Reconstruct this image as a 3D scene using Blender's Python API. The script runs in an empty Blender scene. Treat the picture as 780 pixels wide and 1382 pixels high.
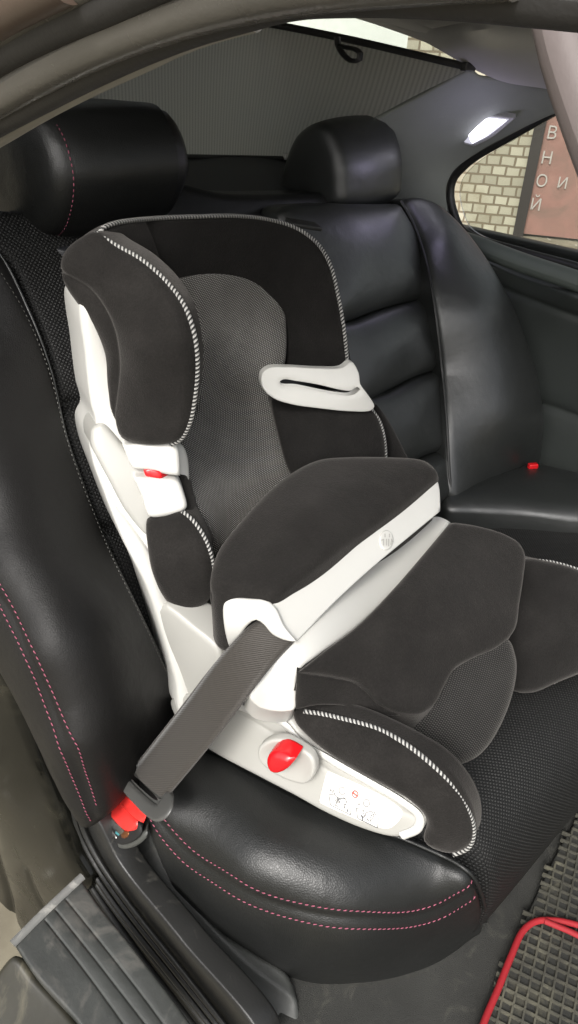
import bpy, math, random
import numpy as np
from mathutils import Vector, Matrix
from mathutils.geometry import delaunay_2d_cdt
random.seed(4); rng = np.random.RandomState(4)
SC = bpy.context.scene; COL = SC.collection

# ------------------------------------------------------------------ camera
# world: +X across the car (to its far door), +Y to the rear, Z up; metres
F = 1000.; PW = 780; PH = 1382
def R(a): return math.radians(a)
_a, _p, _r = R(43), R(33), R(3)
FW = np.array([math.cos(_a)*math.cos(_p), math.sin(_a)*math.cos(_p), -math.sin(_p)])
_rt = np.cross(FW, [0, 0, 1]); _rt /= np.linalg.norm(_rt); _up = np.cross(_rt, FW)
RT = _rt*math.cos(_r)+_up*math.sin(_r); UP = -_rt*math.sin(_r)+_up*math.cos(_r)
CP = np.array([0, 0, 1.30])
cd = bpy.data.cameras.new('camera'); cam = bpy.data.objects.new('camera', cd); COL.objects.link(cam)
cd.sensor_fit = 'VERTICAL'; cd.sensor_height = 36; cd.lens = 36*F/PH; cd.clip_start = .01; cd.clip_end = 500
M = Matrix.Identity(4)
for i in range(3):
    M[i][0] = RT[i]; M[i][1] = UP[i]; M[i][2] = -FW[i]; M[i][3] = CP[i]
cam.matrix_world = M; SC.camera = cam

# sight-line measuring: real position of a point whose height / distance is known
def rays(q):
    q = np.atleast_2d(np.asarray(q, float))
    return FW[None]*1.0 + RT[None]*((q[:, :1]-390)/F) - UP[None]*((q[:, 1:2]-691)/F)
def at(x, y, ax, v):
    d = rays([(x, y)])[0]
    if ax == 'D': return CP+d/np.linalg.norm(d)*v
    i = 'XYZ'.index(ax); return CP+d*((v-CP[i])/d[i])
def proj(p):
    v = np.atleast_2d(p)-CP; w = v@FW
    return np.stack([390+F*(v@RT)/w, 691-F*(v@UP)/w], 1)

class S:
    """smooth surface through measured points (thin plate in inverse depth; three points = exact plane)"""
    def __init__(s, *c):
        if len(c) and c[0] == 'plane':
            p0 = np.array(c[1], float); n = np.array(c[2], float)
            pts = [(200, 300), (600, 300), (400, 1100)]
            s.q = np.array(pts, float); d = rays(pts)
            w = (d@n)/((p0-CP)@n)
        else:
            s.q = np.array([(k[0], k[1]) for k in c], float)
            w = []
            for k in c:
                P = at(*k); w.append(1/((P-CP)@FW))
            w = np.array(w)
        n = len(s.q); A = np.zeros((n+3, n+3)); s.sc = 300.
        q = s.q/s.sc
        r = np.linalg.norm(q[:, None]-q[None], axis=2)
        K = np.where(r > 0, r*r*np.log(np.maximum(r, 1e-9)), 0)
        A[:n, :n] = K+np.eye(n)*(1e-6 if n > 3 else 0); A[:n, n] = 1; A[:n, n+1:] = q; A[n, :n] = 1; A[n+1:, :n] = q.T
        b = np.concatenate([w, np.zeros(3)])
        s.c = np.linalg.lstsq(A, b, rcond=None)[0]; s.n = n
    def __call__(s, q):
        q = np.atleast_2d(np.asarray(q, float)); u = q/s.sc
        r = np.linalg.norm(u[:, None]-(s.q/s.sc)[None], axis=2)
        K = np.where(r > 0, r*r*np.log(np.maximum(r, 1e-9)), 0)
        w = K@s.c[:s.n]+s.c[s.n]+u@s.c[s.n+1:]
        w = np.maximum(w, .12)
        return CP+rays(q)/w[:, None]
    def normal(s, q):
        q = np.atleast_2d(np.asarray(q, float)); P = s(q)
        a = s(q+[2, 0])-P; b = s(q+[0, 2])-P
        n = np.cross(a, b); n /= np.linalg.norm(n, axis=1)[:, None]
        f = np.sum(n*(CP-P), 1) < 0; n[f] *= -1
        return n

def spline(pts, closed=False, step=5.):
    """Catmull-Rom through 2D/3D points; (x,y,'c') marks a corner"""
    cr = [len(p) > 2 and p[-1] == 'c' for p in pts]
    P = np.array([[float(v) for v in p if v != 'c'] for p in pts])
    n = len(P); out = []
    for i in range(n if closed else n-1):
        a, b = P[i], P[(i+1) % n]
        p0 = P[i-1] if (closed or i > 0) else 2*a-b
        p3 = P[(i+2) % n] if (closed or i+2 < n) else 2*b-a
        if cr[i]: p0 = 2*a-b
        if cr[(i+1) % n]: p3 = 2*b-a
        # centripetal
        def tt(u, v): return max(np.linalg.norm(v-u), 1e-9)**.5
        t0 = 0; t1 = t0+tt(p0, a); t2 = t1+tt(a, b); t3 = t2+tt(b, p3)
        m = max(1, int(round(np.linalg.norm(b-a)/step)))
        for k in range(m):
            t = t1+(t2-t1)*k/m
            A1 = (t1-t)/(t1-t0)*p0+(t-t0)/(t1-t0)*a; A2 = (t2-t)/(t2-t1)*a+(t-t1)/(t2-t1)*b; A3 = (t3-t)/(t3-t2)*b+(t-t2)/(t3-t2)*p3
            B1 = (t2-t)/(t2-t0)*A1+(t-t0)/(t2-t0)*A2; B2 = (t3-t)/(t3-t1)*A2+(t-t1)/(t3-t1)*A3
            out.append((t2-t)/(t2-t1)*B1+(t-t1)/(t2-t1)*B2)
    if not closed: out.append(P[-1])
    return np.array(out)

def segdist(p, poly, closed=True):
    a = poly; b = np.roll(poly, -1, 0)
    if not closed: a = poly[:-1]; b = poly[1:]
    out = np.empty(len(p))
    ab = b-a; L = np.maximum((ab*ab).sum(1), 1e-12)
    for s in range(0, len(p), 2000):
        q = p[s:s+2000]
        t = np.clip(((q[:, None]-a[None])*ab[None]).sum(2)/L, 0, 1)
        out[s:s+2000] = np.sqrt((((a[None]+ab[None]*t[..., None])-q[:, None])**2).sum(2)).min(1)
    return out

# ------------------------------------------------------------------ objects
def thing(name, label, cat, loc, group=None):
    o = bpy.data.objects.new(name, None); COL.objects.link(o); o.location = loc; o.empty_display_size = .02
    o['label'] = label; o['category'] = cat
    if group: o['group'] = group
    return o
def rootloc(o):
    v = np.zeros(3)
    while o is not None: v += np.array(o.location); o = o.parent
    return v
def mesh(name, V, Fc, mat, parent=None, uv=None, smooth=True, label=None, loc=None, mats=None, midx=None, sharp=None):
    V = np.asarray(V, float); me = bpy.data.meshes.new(name)
    base = rootloc(parent)
    if loc is not None: base = base+np.array(loc)
    me.from_pydata([tuple(v) for v in (V-base)], [], [tuple(int(i) for i in f) for f in Fc])
    if uv is not None:
        l = me.uv_layers.new(name='UVMap'); idx = np.empty(len(me.loops), int); me.loops.foreach_get('vertex_index', idx)
        l.data.foreach_set('uv', np.asarray(uv, float)[idx].ravel())
    me.materials.append(mat)
    for m in (mats or []): me.materials.append(m)
    if midx is not None: me.polygons.foreach_set('material_index', midx)
    me.polygons.foreach_set('use_smooth', [smooth]*len(me.polygons))
    me.update(); me.validate()
    o = bpy.data.objects.new(name, me); COL.objects.link(o); o.parent = parent
    if loc is not None: o.location = loc
    if smooth and sharp:
        me.set_sharp_from_angle(angle=R(sharp))
    if label: o['label'] = label
    return o
def tag(o, label, cat, group=None):
    o['label'] = label; o['category'] = cat
    if group: o['group'] = group
    return o

def inside(p, poly):
    c = np.zeros(len(p), bool); a = poly; b = np.roll(poly, -1, 0)
    for (ax, ay), (bx, by) in zip(a, b):
        m = ((ay > p[:, 1]) != (by > p[:, 1]))
        if m.any():
            xi = (bx-ax)*(p[:, 1]-ay)/((by-ay) if by != ay else 1e-9)+ax
            c ^= m & (p[:, 0] < xi)
    return c
TOP = {}
class Top:
    '''the finished outer face of a padded panel (surface + stuffing), to lay stitching, labels and trim on'''
    def __init__(s, surf, h, l=0.): s.s = surf; s.h = h; s.l = l
    def __call__(s, q): q = np.atleast_2d(np.asarray(q, float)); return s.s(q)+s.s.normal(q)*(s.h(q)+s.l)[:, None]
    normal = S.normal
    def up(s, l): return Top(s.s, s.h, l)
def pillow(name, outline, surf, ext, thick, r, mat, parent=None, bulge=0., bR=.05, seams=(), sp=7., label=None, br=None, wr=0., wrs=30., back=True, holes=(), soft=.5, swell=0.):
    """solid panel: traced outline on a measured surface, rounded edge r, stuffing bulge, body of depth thick along ext.
       seams: (points, depth m, half width m)"""
    ext = np.asarray(ext, float); ext = ext/np.linalg.norm(ext)
    B = spline(outline, True, 5.)
    area = .5*np.sum(B[:, 0]*np.roll(B[:, 1], -1)-np.roll(B[:, 0], -1)*B[:, 1])
    if area < 0: B = B[::-1]
    nb = len(B)
    HB = [spline(h, True, 4.) for h in holes]
    tang = np.roll(B, -1, 0)-np.roll(B, 1, 0); tang /= np.maximum(np.linalg.norm(tang, axis=1), 1e-9)[:, None]
    nin = np.stack([-tang[:, 1], tang[:, 0]], 1)
    B3 = surf(B); ppm = F/np.maximum((B3-CP)@FW, .05)      # px per metre at each boundary point
    pts = [B]; 
    for fct in (.06, .2, .42, .7, 1.):
        off = B+nin*(r*fct*ppm)[:, None]
        d = segdist(off, B); ok = d > (r*fct*ppm)*.93
        pts.append(off[ok])
    rp = r*ppm.mean()
    x0, y0 = B.min(0); x1, y1 = B.max(0)
    g = []
    j = 0; y = y0
    while y < y1:
        x = x0+(j % 2)*sp/2
        while x < x1: g.append((x, y)); x += sp
        y += sp*.87; j += 1
    g = np.array(g)
    g = g[inside(g, B)]
    if len(g):
        g = g[segdist(g, B) > rp+sp*.35]
    seam2 = []
    for sm in seams:
        path = spline(sm[0], False, 4.); seam2.append((path, sm[1], sm[2]))
        t = np.gradient(path, axis=0); t /= np.maximum(np.linalg.norm(t, axis=1), 1e-9)[:, None]; nn = np.stack([-t[:, 1], t[:, 0]], 1)
        w = sm[2]*ppm.mean()
        lines = [path+nn*k*w for k in (-2.2, -1.2, -.6, 0, .6, 1.2, 2.2)]
        lp = np.concatenate(lines)
        lp = lp[inside(lp, B)]
        if len(lp): lp = lp[segdist(lp, B) > 1.5]
        if len(g) and len(lp): g = g[segdist(g, path, False) > 2.2*w+sp*.5]
        pts.append(lp)
    if len(g): pts.append(g)
    allp = np.concatenate(pts)
    hk = np.ones(len(allp), bool)
    for h in HB:
        k = ~inside(allp, h) ; k[:nb] = True
        if len(h): k &= (segdist(allp, h) > 1.5) | (np.arange(len(allp)) < nb)
        hk &= k
    allp = allp[hk]
    edges = [(i, (i+1) % nb) for i in range(nb)]
    for h in HB:
        s0 = len(allp); allp = np.concatenate([allp, h]); edges += [(s0+i, s0+(i+1) % len(h)) for i in range(len(h))]
    vs, es, fs, ov, oe, of = delaunay_2d_cdt([Vector(p) for p in allp], edges, [], 2 if HB else 1, 1e-4, True)
    P2 = np.array([tuple(v) for v in vs])
    tri = [tuple(f) for f in fs]
    if 1:
        ce = P2[np.array(tri)].mean(1); keep = inside(ce, B)
        for h in HB: keep &= ~inside(ce, h)
        tri = [t for t, k in zip(tri, keep) if k]
    # used boundary order: find index of original boundary points
    remap = {}
    for i, o_ in enumerate(ov):
        for k in o_: remap[k] = i
    bd = [remap.get(i, i) for i in range(nb)]
    P3 = surf(P2); N = surf.normal(P2)
    wv = [(rng.uniform(0, 6.28), wrs*rng.uniform(.5, 1.6), rng.uniform(0, 6)) for k in range(5)]
    def height(q):
        q3 = surf(q); loc = F/np.maximum((q3-CP)@FW, .05)
        d = segdist(q, B)
        for h in HB: d = np.minimum(d, segdist(q, h))
        d = d/loc; d[~inside(q, B)] *= 0
        t = np.clip(d/max(r, 1e-6), 0, 1)
        hgt = r*np.sqrt(np.maximum(0, 1-(1-t)**2))
        if bulge: hgt = hgt+bulge*(1-np.exp(-np.maximum(d-r*.3, 0)/bR))
        for path, dep, w in seam2:
            ds = segdist(q, path, False)/loc
            hgt = hgt-dep*np.exp(-(ds/w)**2*.9)-dep*soft*np.exp(-(ds/(w*3.5))**2)
        if wr:
            for a_, fr, ph in wv:
                hgt = hgt+wr/2.5*np.sin((q3@np.array([math.cos(a_), math.sin(a_), math.sin(a_*2)]))*fr+ph)*np.clip(d/.02, 0, 1)
        return hgt
    hgt = height(P2)
    hgt[bd] = 0
    V = P3+N*hgt[:, None]
    # orientation of triangles toward the camera
    faces = []
    for f in tri:
        a, b, c = V[f[0]], V[f[1]], V[f[2]]
        nrm = np.cross(b-a, c-a)
        if nrm@(N[f[0]]) < 0: f = (f[0], f[2], f[1])
        faces.append(f)
    nm = N.mean(0); nm /= np.linalg.norm(nm)
    e1 = np.cross([0, 0, 1.], nm); 
    if np.linalg.norm(e1) < .3: e1 = np.cross([0, 1., 0], nm)
    e1 /= np.linalg.norm(e1); e2 = np.cross(nm, e1)
    Vs = [V]; n0 = len(V)
    if back:
        C0 = P3[bd].mean(0)
        br = r if br is None else br
        br = min(br, thick*.49)
        size = np.linalg.norm(P3[bd]-C0, axis=1)
        rings = ([(thick*f_, -swell*math.sin(math.pi*min(1, f_/.95))**.7) for f_ in (.08, .2, .35, .5, .65, .78)] if swell else [])+[(thick-br, 0.)]+[(thick-br+br*math.sin(a), br*(1-math.cos(a))) for a in (R(30), R(60), R(90))]
        base = n0; prev = bd
        for dep, shr in rings:
            k = 1-np.minimum(shr/np.maximum(size, 1e-4), .6)
            ring = C0+(P3[bd]-C0)*k[:, None]+ext*dep
            Vs.append(ring); cur = list(range(base, base+nb)); base += nb
            for i in range(nb):
                j = (i+1) % nb
                faces.append((prev[i], prev[j], cur[j], cur[i]))
            prev = cur
        # cap follows the front surface
        last = dict(zip(bd, prev)); kk = 1-np.mean(br/np.maximum(size, 1e-4))
        inner = C0+(P3-C0)*max(kk, .4)+ext*thick
        Vs.append(inner); off = base
        m = {i: (last[i] if i in last else off+i) for i in range(len(P3))}
        for f in tri:
            a, b, c = m[f[0]], m[f[1]], m[f[2]]
            faces.append((a, c, b))
    VV = np.concatenate(Vs)
    uv = np.stack([VV@e1, VV@e2], 1)
    o = mesh(name, VV, faces, mat, parent, uv=uv, label=label)
    # consistent outward normals
    import bmesh
    bm = bmesh.new(); bm.from_mesh(o.data); lo = [v for v in bm.verts if not v.link_faces]
    bmesh.ops.delete(bm, geom=lo, context='VERTS'); bmesh.ops.recalc_face_normals(bm, faces=bm.faces); bm.to_mesh(o.data); bm.free()
    o.data.set_sharp_from_angle(angle=R(65))
    TOP[o.name] = Top(surf, height)
    return o
def top(o, l=0.): return TOP[o.name].up(l)

def sweep(name, P, rad, mat, parent=None, k=10, flat=1., up=None, closed=False, label=None, taper=None, cap=True, sec=None):
    """tube/strip along 3D points; section = ellipse rad x rad*flat (or sec list of (a,b) in metres; a along side, b along up)"""
    P = np.asarray(P, float); n = len(P)
    T = np.gradient(P, axis=0)
    if closed: T = np.roll(P, -1, 0)-np.roll(P, 1, 0)
    T /= np.maximum(np.linalg.norm(T, axis=1), 1e-9)[:, None]
    if up is None:
        u = np.array([0, 0, 1.]) if abs(T[0][2]) < .9 else np.array([1., 0, 0])
        U = []
        for t in T:
            u = u-t*(u@t); u /= np.linalg.norm(u); U.append(u)
        U = np.array(U)
    else:
        U = np.array(up, float)
        if U.ndim == 1: U = np.tile(U, (n, 1))
        U = U-T*(U*T).sum(1)[:, None]; U /= np.linalg.norm(U, axis=1)[:, None]
    W = np.cross(T, U)
    if sec is None:
        sec = [(rad*math.cos(2*math.pi*i/k), rad*flat*math.sin(2*math.pi*i/k)) for i in range(k)]
    k = len(sec); L = np.concatenate([[0], np.cumsum(np.linalg.norm(np.diff(P, axis=0), axis=1))])
    V = []; uv = []; Fc = []
    for i in range(n):
        s = 1 if taper is None else taper[i]
        for j, (a, b) in enumerate(list(sec)+[sec[0]]):
            V.append(P[i]+W[i]*a*s+U[i]*b*s); uv.append((L[i], j/k))
    m = k+1
    for i in range(n-1 if not closed else n):
        i2 = (i+1) % n
        for j in range(k): Fc.append((i*m+j, i*m+j+1, i2*m+j+1, i2*m+j))
    if cap and not closed:
        for i in (0, n-1):
            c = len(V); V.append(P[i]); uv.append((L[i], .5))
            for j in range(k):
                f = (i*m+j, i*m+j+1, c); Fc.append(f if i else f[::-1])
    o = mesh(name, V, Fc, mat, parent, uv=uv, label=label)
    me = o.data; me.set_sharp_from_angle(angle=R(50))
    return o
def trace(pts, surf, lift=0., step=5.):
    q = spline(pts, False, step); P = surf(q)
    return P+surf.normal(q)*lift
def resample(P, ds):
    L = np.concatenate([[0], np.cumsum(np.linalg.norm(np.diff(P, axis=0), axis=1))]); n = max(2, int(L[-1]/ds))
    t = np.linspace(0, L[-1], n); return np.stack([np.interp(t, L, P[:, i]) for i in range(3)], 1)
def stitches(name, paths, mat, parent, ln=.0045, gap=.0035, rad=.0006, slant=0.):
    V = []; Fc = []
    for P, N in paths:
        L = np.concatenate([[0], np.cumsum(np.linalg.norm(np.diff(P, axis=0), axis=1))])
        s = 0.
        while s+ln < L[-1]:
            a = np.array([np.interp(s, L, P[:, i]) for i in range(3)]); b = np.array([np.interp(s+ln, L, P[:, i]) for i in range(3)])
            nn = np.array([np.interp(s, L, N[:, i]) for i in range(3)]); nn /= np.linalg.norm(nn)
            d = (b-a)/np.linalg.norm(b-a); w = np.cross(nn, d)
            a = a-w*slant; b = b+w*slant; s0 = len(V); mid = (a+b)/2
            for c, rr in ((a, .35), (a*.75+b*.25, 1), (b*.75+a*.25, 1), (b, .35)):
                for q in range(6):
                    an = q*math.pi/3; V.append(c+(w*math.cos(an)*rad+nn*math.sin(an)*rad)*rr)
            for k in range(3):
                for q in range(6):
                    q2 = (q+1) % 6; Fc.append((s0+k*6+q, s0+k*6+q2, s0+k*6+6+q2, s0+k*6+6+q))
            Fc.append(tuple(s0+i for i in range(5, -1, -1))); Fc.append(tuple(s0+18+i for i in range(6)))
            s += ln+gap
    return mesh(name, V, Fc, mat, parent)
def stitch_on(pts, surf, lift):
    q = spline(pts, False, 4.); return (surf(q)+surf.normal(q)*lift, surf.normal(q))
def box(name, c, s, mat, parent=None, bev=.004, rot=None, label=None):
    import bmesh
    bm = bmesh.new(); bmesh.ops.create_cube(bm, size=1)
    for v in bm.verts: v.co = Vector((v.co.x*s[0], v.co.y*s[1], v.co.z*s[2]))
    if bev: bmesh.ops.bevel(bm, geom=bm.edges[:], offset=bev, segments=3, affect='EDGES', profile=.5)
    Mx = Matrix.Identity(3) if rot is None else Matrix(np.array(rot).T.tolist())
    V = [np.array(Mx@v.co)+np.array(c) for v in bm.verts]; bm.verts.index_update()
    Fc = [[v.index for v in f.verts] for f in bm.faces]; bm.free()
    o = mesh(name, V, Fc, mat, parent, label=label); o.data.set_sharp_from_angle(angle=R(40)); return o
def bevel_solid(o, w=.002, seg=3):
    m = o.modifiers.new('bevel', 'BEVEL'); m.width = w; m.segments = seg; m.limit_method = 'ANGLE'; m.angle_limit = R(40); m.harden_normals = False

# ------------------------------------------------------------------ materials
def newmat(name, col, rough=.5, **kw):
    m = bpy.data.materials.new(name); m.use_nodes = True; b = m.node_tree.nodes['Principled BSDF']
    b.inputs['Base Color'].default_value = (*col, 1); b.inputs['Roughness'].default_value = rough
    for k, v in kw.items():
        b.inputs[k.replace('_', ' ')].default_value = v
    return m, m.node_tree, b
def N(nt, t, **kw):
    n = nt.nodes.new(t)
    for k, v in kw.items():
        if k.startswith('i_'):
            key = k[2:].replace('_', ' ')
            n.inputs[int(key) if key.isdigit() else key].default_value = v
        else: setattr(n, k, v)
    return n
def math_(nt, op, a, b=None, c=None):
    n = nt.nodes.new('ShaderNodeMath'); n.operation = op
    for i, v in enumerate((a, b, c)):
        if v is None: continue
        if hasattr(v, 'type') and not isinstance(v, (int, float)): nt.links.new(v, n.inputs[i])
        else: n.inputs[i].default_value = v
    return n.outputs[0]
def bump(nt, b, h, strength, dist, prev=None):
    n = nt.nodes.new('ShaderNodeBump'); n.inputs['Strength'].default_value = strength; n.inputs['Distance'].default_value = dist
    nt.links.new(h, n.inputs['Height'])
    if prev: nt.links.new(prev, n.inputs['Normal'])
    nt.links.new(n.outputs[0], b.inputs['Normal']); return n.outputs[0]
def ramp(nt, f, stops):
    r = nt.nodes.new('ShaderNodeValToRGB'); nt.links.new(f, r.inputs[0])
    el = r.color_ramp.elements
    el[0].position, el[0].color = stops[0][0], (*stops[0][1], 1); el[1].position, el[1].color = stops[-1][0], (*stops[-1][1], 1)
    for p, c in stops[1:-1]:
        e = el.new(p); e.color = (*c, 1)
    return r.outputs[0]
def coords(nt, kind='Object'):
    return nt.nodes.new('ShaderNodeTexCoord').outputs[kind]
def noise(nt, scale, detail=4, rough=.55, vec=None, dist=0):
    n = nt.nodes.new('ShaderNodeTexNoise'); n.inputs['Scale'].default_value = scale; n.inputs['Detail'].default_value = detail
    n.inputs['Roughness'].default_value = rough; n.inputs['Distortion'].default_value = dist
    nt.links.new(vec if vec is not None else coords(nt), n.inputs['Vector']); return n.outputs['Fac']

def leather(name, col, rough, perf=False, grain=1., spec=.5):
    m, nt, b = newmat(name, col, rough); b.inputs['Specular IOR Level'].default_value = spec
    o = coords(nt)
    v = N(nt, 'ShaderNodeTexVoronoi', feature='DISTANCE_TO_EDGE'); v.inputs['Scale'].default_value = 400; nt.links.new(o, v.inputs['Vector'])
    h = math_(nt, 'MINIMUM', v.outputs['Distance'], .25)
    p = bump(nt, b, h, .42*grain, .0012)
    n2 = noise(nt, 26, 3, .5, o); p = bump(nt, b, n2, .35, .004, p)
    n3 = noise(nt, 9, 5, .6, o)
    nt.links.new(ramp(nt, n3, [(.3, (rough-.05,)*3), (.75, (rough+.10,)*3)]), b.inputs['Roughness'])
    if perf:
        uv = coords(nt, 'UV'); sx = N(nt, 'ShaderNodeSeparateXYZ'); nt.links.new(uv, sx.inputs[0])
        P = .0058
        def dots(ox):
            a = math_(nt, 'SUBTRACT', math_(nt, 'FRACT', math_(nt, 'ADD', math_(nt, 'DIVIDE', sx.outputs[0], P), ox)), .5)
            c = math_(nt, 'SUBTRACT', math_(nt, 'FRACT', math_(nt, 'ADD', math_(nt, 'DIVIDE', sx.outputs[1], P), ox)), .5)
            return math_(nt, 'SQRT', math_(nt, 'ADD', math_(nt, 'MULTIPLY', a, a), math_(nt, 'MULTIPLY', c, c)))
        d = math_(nt, 'MINIMUM', dots(0.), dots(.5))
        mask = math_(nt, 'LESS_THAN', d, .17)
        mx = N(nt, 'ShaderNodeMix', data_type='RGBA'); nt.links.new(mask, mx.inputs['Factor'])
        mx.inputs['A'].default_value = (*col, 1); mx.inputs['B'].default_value = (.036, .036, .034, 1)
        nt.links.new(mx.outputs['Result'], b.inputs['Base Color'])
        hh = math_(nt, 'MINIMUM', math_(nt, 'MULTIPLY', d, 3.), 1.)
        bump(nt, b, hh, .7, .0012, p)
    return m
LEATHER = leather('black_leather', (.0105, .011, .0105), .40)
LEATHER2 = leather('black_leather_smooth', (.014, .0155, .0145), .40, grain=.5, spec=1.)
LEATHERB = leather('black_leather_bolster', (.0095, .009, .0085), .52, grain=.8, spec=.28)
PERF = leather('perforated_leather', (.0075, .0075, .0072), .50, perf=True, spec=.3)

def fabric(name, col, col2=None, kind='knit', rough=.95):
    m, nt, b = newmat(name, col, rough); b.inputs['Specular IOR Level'].default_value = .15
    b.inputs['Sheen Weight'].default_value = .16; b.inputs['Sheen Roughness'].default_value = .4; b.inputs['Sheen Tint'].default_value = (.9, .85, .8, 1)
    o = coords(nt); uv = coords(nt, 'UV')
    if kind == 'knit':
        n = noise(nt, 650, 2, .6, o); n1 = noise(nt, 22, 6, .65, o); n9 = noise(nt, 420, 3, .7, o)
        c = ramp(nt, math_(nt, 'ADD', math_(nt, 'MULTIPLY', n1, .5), math_(nt, 'MULTIPLY', n9, .5)), [(.32, tuple(x*.62 for x in col)), (.5, col), (.68, tuple(x*1.55 for x in col))])
        nt.links.new(c, b.inputs['Base Color'])
        p = bump(nt, b, n, .8, .0009); bump(nt, b, noise(nt, 18, 3, .5, o), .3, .004, p)
    else:   # woven mesh: staggered light knots on a dark ground
        sx = N(nt, 'ShaderNodeSeparateXYZ'); nt.links.new(uv, sx.inputs[0])
        P = .0034
        u = math_(nt, 'DIVIDE', sx.outputs[0], P); v_ = math_(nt, 'DIVIDE', sx.outputs[1], P*.62)
        row = math_(nt, 'MULTIPLY', math_(nt, 'FLOOR', v_), .5)
        a = math_(nt, 'SUBTRACT', math_(nt, 'FRACT', math_(nt, 'ADD', u, row)), .5)
        c = math_(nt, 'SUBTRACT', math_(nt, 'FRACT', v_), .5)
        d = math_(nt, 'SQRT', math_(nt, 'ADD', math_(nt, 'MULTIPLY', a, a), math_(nt, 'MULTIPLY', math_(nt, 'MULTIPLY', c, c), 1.3)))
        n1 = noise(nt, 30, 3, .6, o)
        f = math_(nt, 'ADD', math_(nt, 'MULTIPLY', math_(nt, 'SUBTRACT', .42, d), 4.), math_(nt, 'MULTIPLY', math_(nt, 'SUBTRACT', n1, .5), .5))
        nt.links.new(ramp(nt, f, [(.1, col), (.8, col2)]), b.inputs['Base Color'])
        bump(nt, b, math_(nt, 'SUBTRACT', 1., d), .8, .0012)
    return m
FAB = fabric('dark_knit_fabric', (.0138, .0127, .0117))
FABD = fabric('black_knit_fabric', (.012, .0112, .0105))
MESHP = fabric('dark_mesh_fabric', (.011, .0107, .0103), (.065, .063, .059), 'mesh')
MESHF = fabric('grey_mesh_fabric', (.045, .043, .040), (.40, .39, .365), 'mesh')

def plastic(name, col, rough, var=.04, bsc=300, bst=.08, dirt=None):
    m, nt, b = newmat(name, col, rough)
    n1 = noise(nt, 6, 4, .6); c = ramp(nt, n1, [(.3, tuple(x*(1-var) for x in col)), (.7, tuple(min(1, x*(1+var)) for x in col))])
    if dirt:
        n2 = noise(nt, dirt[1], 8, .68, None, 1.2); mk = ramp(nt, n2, [(dirt[2], (0, 0, 0)), (dirt[2]+.22, (1, 1, 1))])
        mx = N(nt, 'ShaderNodeMix', data_type='RGBA'); nt.links.new(mk, mx.inputs['Factor']); nt.links.new(c, mx.inputs['A']); mx.inputs['B'].default_value = (*dirt[0], 1)
        c = mx.outputs['Result']
        nt.links.new(ramp(nt, n2, [(dirt[2], (rough,)*3), (dirt[2]+.25, (min(1, rough+.35),)*3)]), b.inputs['Roughness'])
    nt.links.new(c, b.inputs['Base Color'])
    bump(nt, b, noise(nt, bsc, 3, .6), bst, .001)
    return m
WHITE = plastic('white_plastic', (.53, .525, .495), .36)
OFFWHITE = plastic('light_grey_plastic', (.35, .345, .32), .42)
GREYP = plastic('grey_plastic', (.10, .10, .095), .45, .1)
DARKP = plastic('dark_plastic', (.02, .02, .019), .5, .1)
SILLP = plastic('sill_trim_plastic', (.050, .052, .048), .5, .2, 220, .2, ((.13, .125, .11), 9, .56))
PLATE = plastic('ribbed_plate_plastic', (.034, .036, .033), .48, .3, 200, .25, ((.085, .08, .07), 16, .52))
RUBBER = plastic('seal_rubber', (.017, .017, .016), .42, .2, 260, .3, ((.10, .095, .08), 30, .6))
PAINT = plastic('dusty_black_paint', (.005, .005, .004), .16, .2, 120, .1, ((.024, .022, .015), 9, .50))
PAINT.node_tree.nodes['Principled BSDF'].inputs['Specular IOR Level'].default_value = .3
RAIL = plastic('rail_trim', (.085, .080, .070), .27, .2, 300, .2, ((.05, .046, .038), 12, .58))
RAILD = plastic('rail_seal', (.020, .019, .018), .6, .2, 300, .3)
LINER = plastic('headliner_felt', (.40, .39, .365), .95, .06, 700, .5)
PILLARM = plastic('pillar_trim', (.22, .235, .215), .8, .06, 600, .4)
DOORM = plastic('door_trim_plastic', (.034, .039, .036), .5, .1, 500, .25)
DOORT = plastic('door_top_trim', (.09, .105, .094), .5, .1, 500, .25)
CARPET = plastic('carpet', (.028, .028, .025), 1., .3, 900, 1., ((.06, .058, .048), 25, .55))
RED = newmat('red_plastic', (.62, .010, .014), .22)[0]
REDB = newmat('buckle_red_plastic', (.72, .035, .03), .3)[0]
REDB.node_tree.nodes['Principled BSDF'].inputs['Subsurface Weight'].default_value = .15
PINK = newmat('pink_thread', (.27, .07, .11), .85)[0]
THREAD = newmat('grey_thread', (.12, .12, .11), .8)[0]
METAL = newmat('steel', (.45, .44, .42), .3, Metallic=1.)[0]
COPPER = newmat('copper_contact', (.6, .25, .12), .35, Metallic=1.)[0]
TEAL = newmat('teal_contact', (.05, .22, .24), .5)[0]
BLACK = newmat('black_recess', (.006, .006, .006), .7)[0]
TONGUE = plastic('tongue_plastic', (.07, .07, .066), .38, .1)

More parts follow.
